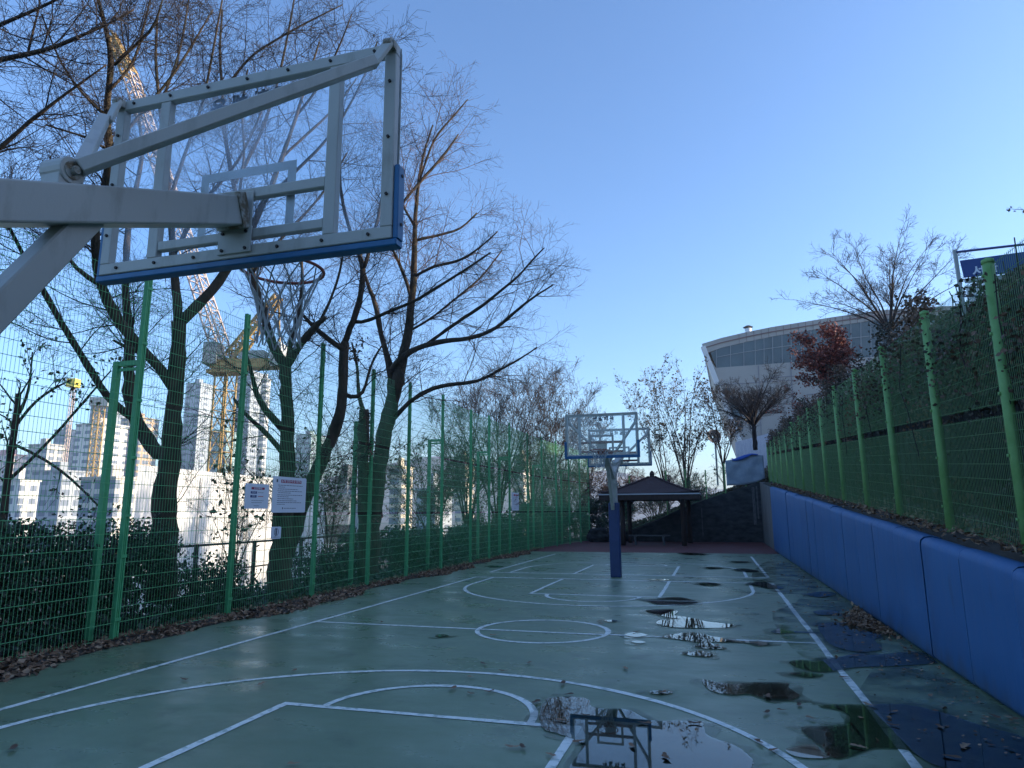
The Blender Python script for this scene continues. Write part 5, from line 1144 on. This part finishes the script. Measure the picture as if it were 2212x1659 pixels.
# tower crane
def lattice(mb, a, b, w0, w1, n, up=(0, 0, 1), r=.09, rb=.05):
    a = np.array(a, float); b = np.array(b, float); d = (b - a) / np.linalg.norm(b - a)
    s = np.cross(d, np.array(up, float)); s /= np.linalg.norm(s); u = np.cross(s, d); C = []
    for k in range(n + 1):
        t = k / n; w2 = (w0 + (w1 - w0) * t) / 2; p = a + (b - a) * t; C.append([p + s * w2 * i_ + u * w2 * j_ for i_, j_ in ((-1, -1), (1, -1), (1, 1), (-1, 1))])
    for q in range(4):
        mb.bar(C[0][q], C[-1][q], r * 2)
        for k in range(n): mb.bar(C[k][q], C[k + 1][(q + 1) % 4], rb * 2); mb.bar(C[k][q], C[k][(q + 1) % 4], rb * 2)
DC = 100.0
cr = thing('tower_crane', 'yellow luffing tower crane with a long pale boom rising behind the bare trees', 'crane', (*at(490, 1100, DC)[:2], -17))
mast_t = at(489, 800, DC); mb_ = MB(); bsp = mast_t.copy(); bsp[2] = -17; lattice(mb_, bsp, mast_t, 2.1, 2.1, 13, up=(0, 1, 0), r=.11, rb=.055); mb_.build('mast', 'gold', cr)
dk = MB(); a = at(462, 790, DC); b = at(612, 786, DC); dk.bar(a, b, 2.6, 1.3, up=(0, 0, 1)); dk.build('deck', 'gold', cr)
dk = MB(); a = at(575, 790, DC); b = at(615, 788, DC); dk.bar(at(590, 770, DC), at(615, 768, DC), 3.0, 3.4, up=(0, 0, 1)); dk.build('counterweight', mat('cw_white', (.7, .7, .68), None, .6), cr)
dk = MB(); dk.bar(at(446, 766, DC), at(476, 766, DC), 2.6, 3.2, up=(0, 0, 1)); dk.build('winch_house', 'machine', cr); dk = MB(); dk.bar(at(520, 770, DC), at(575, 768, DC), 2.0, 1.2, up=(0, 0, 1)); dk.build('motor_house', 'machine', cr)
dk = MB(); dk.bar(at(455, 806, DC), at(525, 803, DC), 3.2, .5, up=(0, 0, 1)); dk.build('slewing_ring', 'gold', cr)
fr = MB(); lattice(fr, at(497, 780, DC), at(602, 640, DC), 1.7, .9, 8, up=(0, 1, 0), r=.15, rb=.09); fr.bar(at(602, 640, DC), at(605, 778, DC), .2); fr.build('a_frame', 'gold', cr)
bo = MB(); lattice(bo, at(484, 775, DC), at(280, 160, DC + 6), 1.9, 1.5, 26, up=(0, 1, 0), r=.10, rb=.055); bo.build('boom', 'cranewhite', cr)
bo = MB(); lattice(bo, at(280, 160, DC + 6), at(240, 72, DC + 7), 1.6, .8, 4, up=(0, 1, 0), r=.16, rb=.09); bo.build('boom_tip', 'gold', cr)
ca = MB(); ca.tube([at(602, 640, DC), at(262, 110, DC + 6)], .05, 4); ca.build('cable', 'bolt', cr)
c2 = thing('tower_crane', 'small distant yellow crane between the blocks on the left skyline', 'crane', (*at(215, 1000, 180)[:2], -17))
mb_ = MB(); a = at(216, 872, 180); b = a.copy(); b[2] = -17; lattice(mb_, b, a, 1.8, 1.8, 22, up=(0, 1, 0), r=.12, rb=.06); mb_.build('mast', 'gold', c2)
mb_ = MB(); mb_.bar(at(200, 868, 180), at(240, 870, 180), 3, 2.2, up=(0, 0, 1)); mb_.build('cab', 'machine', c2)
c3 = thing('tower_crane', 'far crane with a bright yellow cab above the left skyline', 'crane', (*at(157, 1000, 220)[:2], -17))
mb_ = MB(); mb_.bar(at(149, 828, 220), at(168, 828, 220), 3, 2.8, up=(0, 0, 1)); mb_.build('cab', mat('bright_yellow', (.85, .70, .08), None, .5), c3)
mb_ = MB(); a = at(159, 835, 220); b = a.copy(); b[2] = -17; lattice(mb_, b, a, .9, .9, 40, up=(0, 1, 0), r=.08, rb=.04); mb_.build('mast', 'cranewhite', c3)

# ------------------------------------------------------------------ gym on the hill
P0 = at(1516, 742.7, 66); gd = np.array((.9956, .094, 0)); gn = np.array((-.094, .9956, 0))   # gn points away from the camera
gback = (P0 - CO) * np.array((1, 1, 0)); gback /= np.linalg.norm(gback); gback = np.array((gback[0] + .03 * gback[1], gback[1] - .03 * gback[0], 0))
G = lambda u, v, off=0.0: gpl(u, v, P0 + gn * off, gn)
gym = thing('gymnasium', 'large grey gymnasium with curved roofline and leaning end wall on the right hill', 'building', (P0[0] + 15, P0[1], 5))
def slab(mb, pts, th):
    """polygon on the facade plane given thickness th behind it"""
    n = len(pts); V = list(pts) + [p + gback * th for p in pts]
    mb.add(V, [tuple(range(n))[::-1], tuple(range(n, 2 * n))] + [(i_, (i_ + 1) % n, (i_ + 1) % n + n, i_ + n) for i_ in range(n)])
Z5 = lambda x, y: (1443.9 + x * .3472, 438.9 + y * .3472)
roofl = [(208, 875), (330, 838), (480, 803), (640, 771), (800, 745), (1000, 712), (1150, 690), (1300, 668), (1600, 645), (2000, 632), (2400, 628), (3200, 640)]
rp = [G(*Z5(*q)) for q in roofl]
rp_e = rp[-1].copy()
# band under the roof (fascia), windows, wall
def off(q, dy): return G(*Z5(q[0], q[1] + dy))
fas = MB(); lo_ = [G(*Z5(x + (18 if i_ == 0 else 0), y + 62 - i_ * .8)) for i_, (x, y) in enumerate(roofl)]
slab(fas, rp + lo_[::-1], 30); fas.build('roof_fascia', 'panel', gym)
sm_ = MB()
for i_ in range(len(roofl) - 1):
    a = G(*Z5(roofl[i_][0], roofl[i_][1] + 30)); b = G(*Z5(roofl[i_ + 1][0], roofl[i_ + 1][1] + 30)); sm_.bar(a - gn * .03, b - gn * .03, .07, .09, up=(0, 0, 1))
for i_ in range(5, 60):
    x = 208 + i_ * 46; yv = float(np.interp(x, [q[0] for q in roofl], [q[1] for q in roofl])); sm_.bar(G(*Z5(x, yv + 2)) - gn * .012, G(*Z5(x + 3, yv + 58)) - gn * .012, .05, .03)
sm_.build('fascia_joint', mat('joint_dark', (.20, .12, .12), None, .7), gym)
wb = [(300, 1025), (760, 990), (1000, 974), (1400, 948), (2000, 915), (3200, 870)]
wt_ = [(q[0] + (18 if k == 0 else 0), q[1] + 62 - k * .8) for k, q in enumerate(roofl)]
win = MB(); wl = [(245, 945)] + []
wpts = [G(*Z5(*q), .06) for q in [(262, 930)] + wt_[1:]] + [G(*Z5(*q), .06) for q in wb[::-1]]
slab(win, wpts, .1); wbo = win.build('window_band', 'gymglass', gym)
mu = MB()
xs2 = [300, 388, 470, 541, 596, 650, 708, 765] + [765 + 62 * k for k in range(1, 38)]
for x in xs2:
    yt = float(np.interp(x, [q[0] for q in wt_], [q[1] for q in wt_])); yb_ = float(np.interp(x, [q[0] for q in wb], [q[1] for q in wb])); mu.bar(G(*Z5(x - 2, yt), .03), G(*Z5(x, yb_), .03), .06, .05)
for i_ in range(len(xs2) - 1):
    def mid(x):
        yt = float(np.interp(x, [q[0] for q in wt_], [q[1] for q in wt_])); yb_ = float(np.interp(x, [q[0] for q in wb], [q[1] for q in wb])); return G(*Z5(x, yt + (yb_ - yt) * .42), .03)
    mu.bar(mid(xs2[i_]), mid(xs2[i_ + 1]), .05, .05, up=(0, 0, 1))
mu.build('mullion', 'mullion', gym).parent = wbo
wal = MB(); lb = [Z5(262, 985), Z5(300, 1010)]
bl_ = G(1593, 942); bl2 = G(1612, 985); e1 = G(2600, 1000)
wpts = [G(*Z5(228, 930))] + [G(*Z5(*q)) for q in [(296, 1024)]] + [G(*Z5(*q)) for q in wb[1:]] + [G(2560, 1060), G(1640, 1060), G(1612, 990)]
slab(wal, [p + gn * .02 for p in wpts], 30); wal.build('wall', 'panel', gym)
eg = MB(); eg.bar(G(*Z5(215, 895)) - gn * .1, G(1612, 992) - gn * .1, .45, .5, up=(0, 1, 0)); eg.build('lit_edge', 'plainwhite', gym)  # white bar paints the sky glare on the end wall's left edge
jn = MB()
for (x0, y0, x1, y1) in [(330, 1130, 1400, 1060), (760, 990, 790, 1500), (560, 1010, 580, 1500), (1000, 975, 1010, 1300), (1250, 958, 1262, 1200), (640, 1085, 1000, 1060), (860, 1190, 1150, 1170)]:
    jn.bar(G(*Z5(x0, y0)) - gn * .0, G(*Z5(x1, y1)) - gn * .0, .07, .06, up=(0, 0, 1) if abs(x1 - x0) > 100 else None)
jn.build('wall_joint', mat('joint_grey', (.25, .24, .27), None, .7), gym)
for (x0, y0, x1, y1) in [(330, 1150, 385, 1230), (385, 1205, 450, 1270), (395, 1280, 460, 1350), (405, 1360, 465, 1420)]:
    m = MB(); slab(m, [p - gn * .02 for p in (G(*Z5(x0, y1)), G(*Z5(x0, y0)), G(*Z5(x1, y0)), G(*Z5(x1, y1)))][::-1], .03); m.build('window', 'gymglass', gym)
vt = MB(); vb_ = G(*Z5(518, 800)) + gn * 2; vt.tube([vb_ - np.array((0, 0, .5)), vb_ + np.array((0, 0, .5)), vb_ + np.array((0, 0, .85))], [.28, .28, .34], 12); vt.build('roof_vent', 'plainwhite', gym, smooth=True)
vt = MB(); vt.tube([vb_ + np.array((0, 0, .98)), vb_ + np.array((0, 0, 1.15))], [.5, .2], 12); vt.build('vent_cap', 'bolt', gym)
# pale wall and fence below the gym's left end
lw = MB(); a = at(1588, 955, 52); b = at(1665, 935, 52); a2 = a.copy(); b2 = b.copy(); a2[2] = 3; b2[2] = 3
lw.add([a2, b2, b, a, a2 + (0, .4, 0), b2 + (0, .4, 0), b + (0, .4, 0), a + (0, .4, 0)], [(0, 1, 2, 3), (7, 6, 5, 4), (3, 2, 6, 7), (0, 3, 7, 4), (1, 5, 6, 2)])
tag(lw.build('picket_wall', mat('pale_pickets', (.45, .45, .55), (.75, .74, .76), .7, 40, stretch=(4, 4, .05), lo=.45, hi=.55)), 'pale slatted wall below the left end of the gymnasium', 'wall')
dsh = thing('dish_antenna', 'round weathered dish on a thin pole left of the gymnasium', 'dish antenna', at(1550, 1010, 45))
m = MB(); c_ = at(1541, 944, 45); nrm2 = np.array((.35, -.9, .25)); nrm2 /= np.linalg.norm(nrm2); P = [c_ + nrm2 * d for d in (.0, .03, .09, .18)]; m.tube(P, [.08, .24, .38, .46], 24, cap=False); o = m.build('dish', mat('dish_paint', (.20, .19, .17), (.36, .30, .26), .6, 3), dsh, smooth=True); o.modifiers.new('s', 'SOLIDIFY').thickness = .03
m = MB(); m.tube([c_ + np.array((.1, .1, 0)), c_ + np.array((.1, .1, -3.2))], .06, 8); m.build('pole', 'machine', dsh)

# banner frame at the right edge
bf = thing('banner_frame', 'pipe frame holding a blue banner at the upper right edge of the picture', 'banner', at(2075, 700, 24))
def BP(u, v): 
    q0 = at(2070, 600, 25); q1 = at(2212, 590, 23.6); d = q1 - q0; d[2] = 0; d /= np.linalg.norm(d); return gpl(u, v, q0, (-d[1], d[0], 0))
q0 = BP(2070, 600); q1 = BP(2212, 590); bdir = q1 - q0; bdir[2] = 0; bdir /= np.linalg.norm(bdir); bn_ = np.array((-bdir[1], bdir[0], 0))
m = MB(); m.bar(BP(2062, 540), BP(2086, 700), .11, .11); m.build('post', 'machine', bf)
m = MB(); m.bar(BP(2310, 515), BP(2320, 700), .11, .11); m.build('post', 'machine', bf)
m = MB(); m.tube([BP(2062, 545), BP(2310, 517)], .045, 8); m.tube([BP(2076, 641), BP(2314, 630)], .03, 8); m.build('crossbar', mat('blue_pipe', (.05, .06, .20), None, .5), bf)
def sheet(pts, nm, mt, lift=0.0, th=.02):
    P = [BP(*q) - bn_ * lift for q in pts]; n = len(P); m = MB(); m.add(P + [p + bn_ * th for p in P], [tuple(range(n)), tuple(range(n, 2 * n))[::-1]] + [(i_, i_ + n, (i_ + 1) % n + n, (i_ + 1) % n) for i_ in range(n)]); return m.build(nm, mt, bf)
sheet([(2082, 600), (2308, 578), (2305, 531), (2073, 563)], 'blue_banner', 'banner_blue')
sheet([(2084, 612), (2309, 590), (2308.5, 580), (2082.5, 602)], 'banner_hem', 'machine')
sheet([(2093, 680), (2312, 665), (2309, 598), (2086, 617)], 'white_banner', 'plainwhite')
sheet([(2135, 640), (2170, 636), (2168, 622), (2150, 620), (2135, 630)], 'print', mat('print_green', (.10, .35, .10), None, .6), .02, .01)
sheet([(2122, 650), (2185, 645), (2183, 637), (2120, 641)], 'print', mat('print_blue', (.04, .12, .45), None, .6), .03, .01)
Mx = frame_mx(BP(2128, 583) - bn_ * .02, bdir, (0, 0, 1)); text('letter', '서울', .42, 'white', bf, Mx, bold=.012)

# tiny twig hanging in at the upper right
tw = thing('overhanging_branch', 'small leafy twig poking in from the right edge against the sky', 'branch', at(2240, 455, 9))
m = MB(); m.tube([at(2600, 560, 9), at(2400, 480, 9), at(2300, 460, 9), at(2240, 455, 9), at(2190, 452, 9), at(2174, 449, 9)], [.03, .015, .007, .005, .003, .002], 5); m.build('stem', 'twig_dark', tw)
m = MB(); C = np.array([at(u, 451 + rng.uniform(-5, 6), 9) for u in np.linspace(2176, 2235, 16)]); m.leaves(C, .05, rng, tone=np.full(16, .4)); m.build('leaves', 'ivy', tw)

hz = MB(); hz.box((-2990, -2990, -19), (2990, 3990, 62)); hm_ = bpy.data.materials.new('haze_air'); hm_.use_nodes = True; ht = hm_.node_tree
ht.nodes.remove(ht.nodes['Principled BSDF']); pv_ = ht.nodes.new('ShaderNodeVolumePrincipled'); pv_.inputs['Color'].default_value = (.86, .92, 1, 1); pv_.inputs['Density'].default_value = .0006; pv_.inputs['Anisotropy'].default_value = .3
ht.links.new(pv_.outputs[0], ht.nodes['Material Output'].inputs['Volume'])
tag(hz.build('haze', hm_, kind='stuff'), 'thin pale haze in the air over the city', 'haze')
bpy.context.view_layer.update()
for o in list(COL.objects):
    if '_o' in o.keys(): del o['_o']
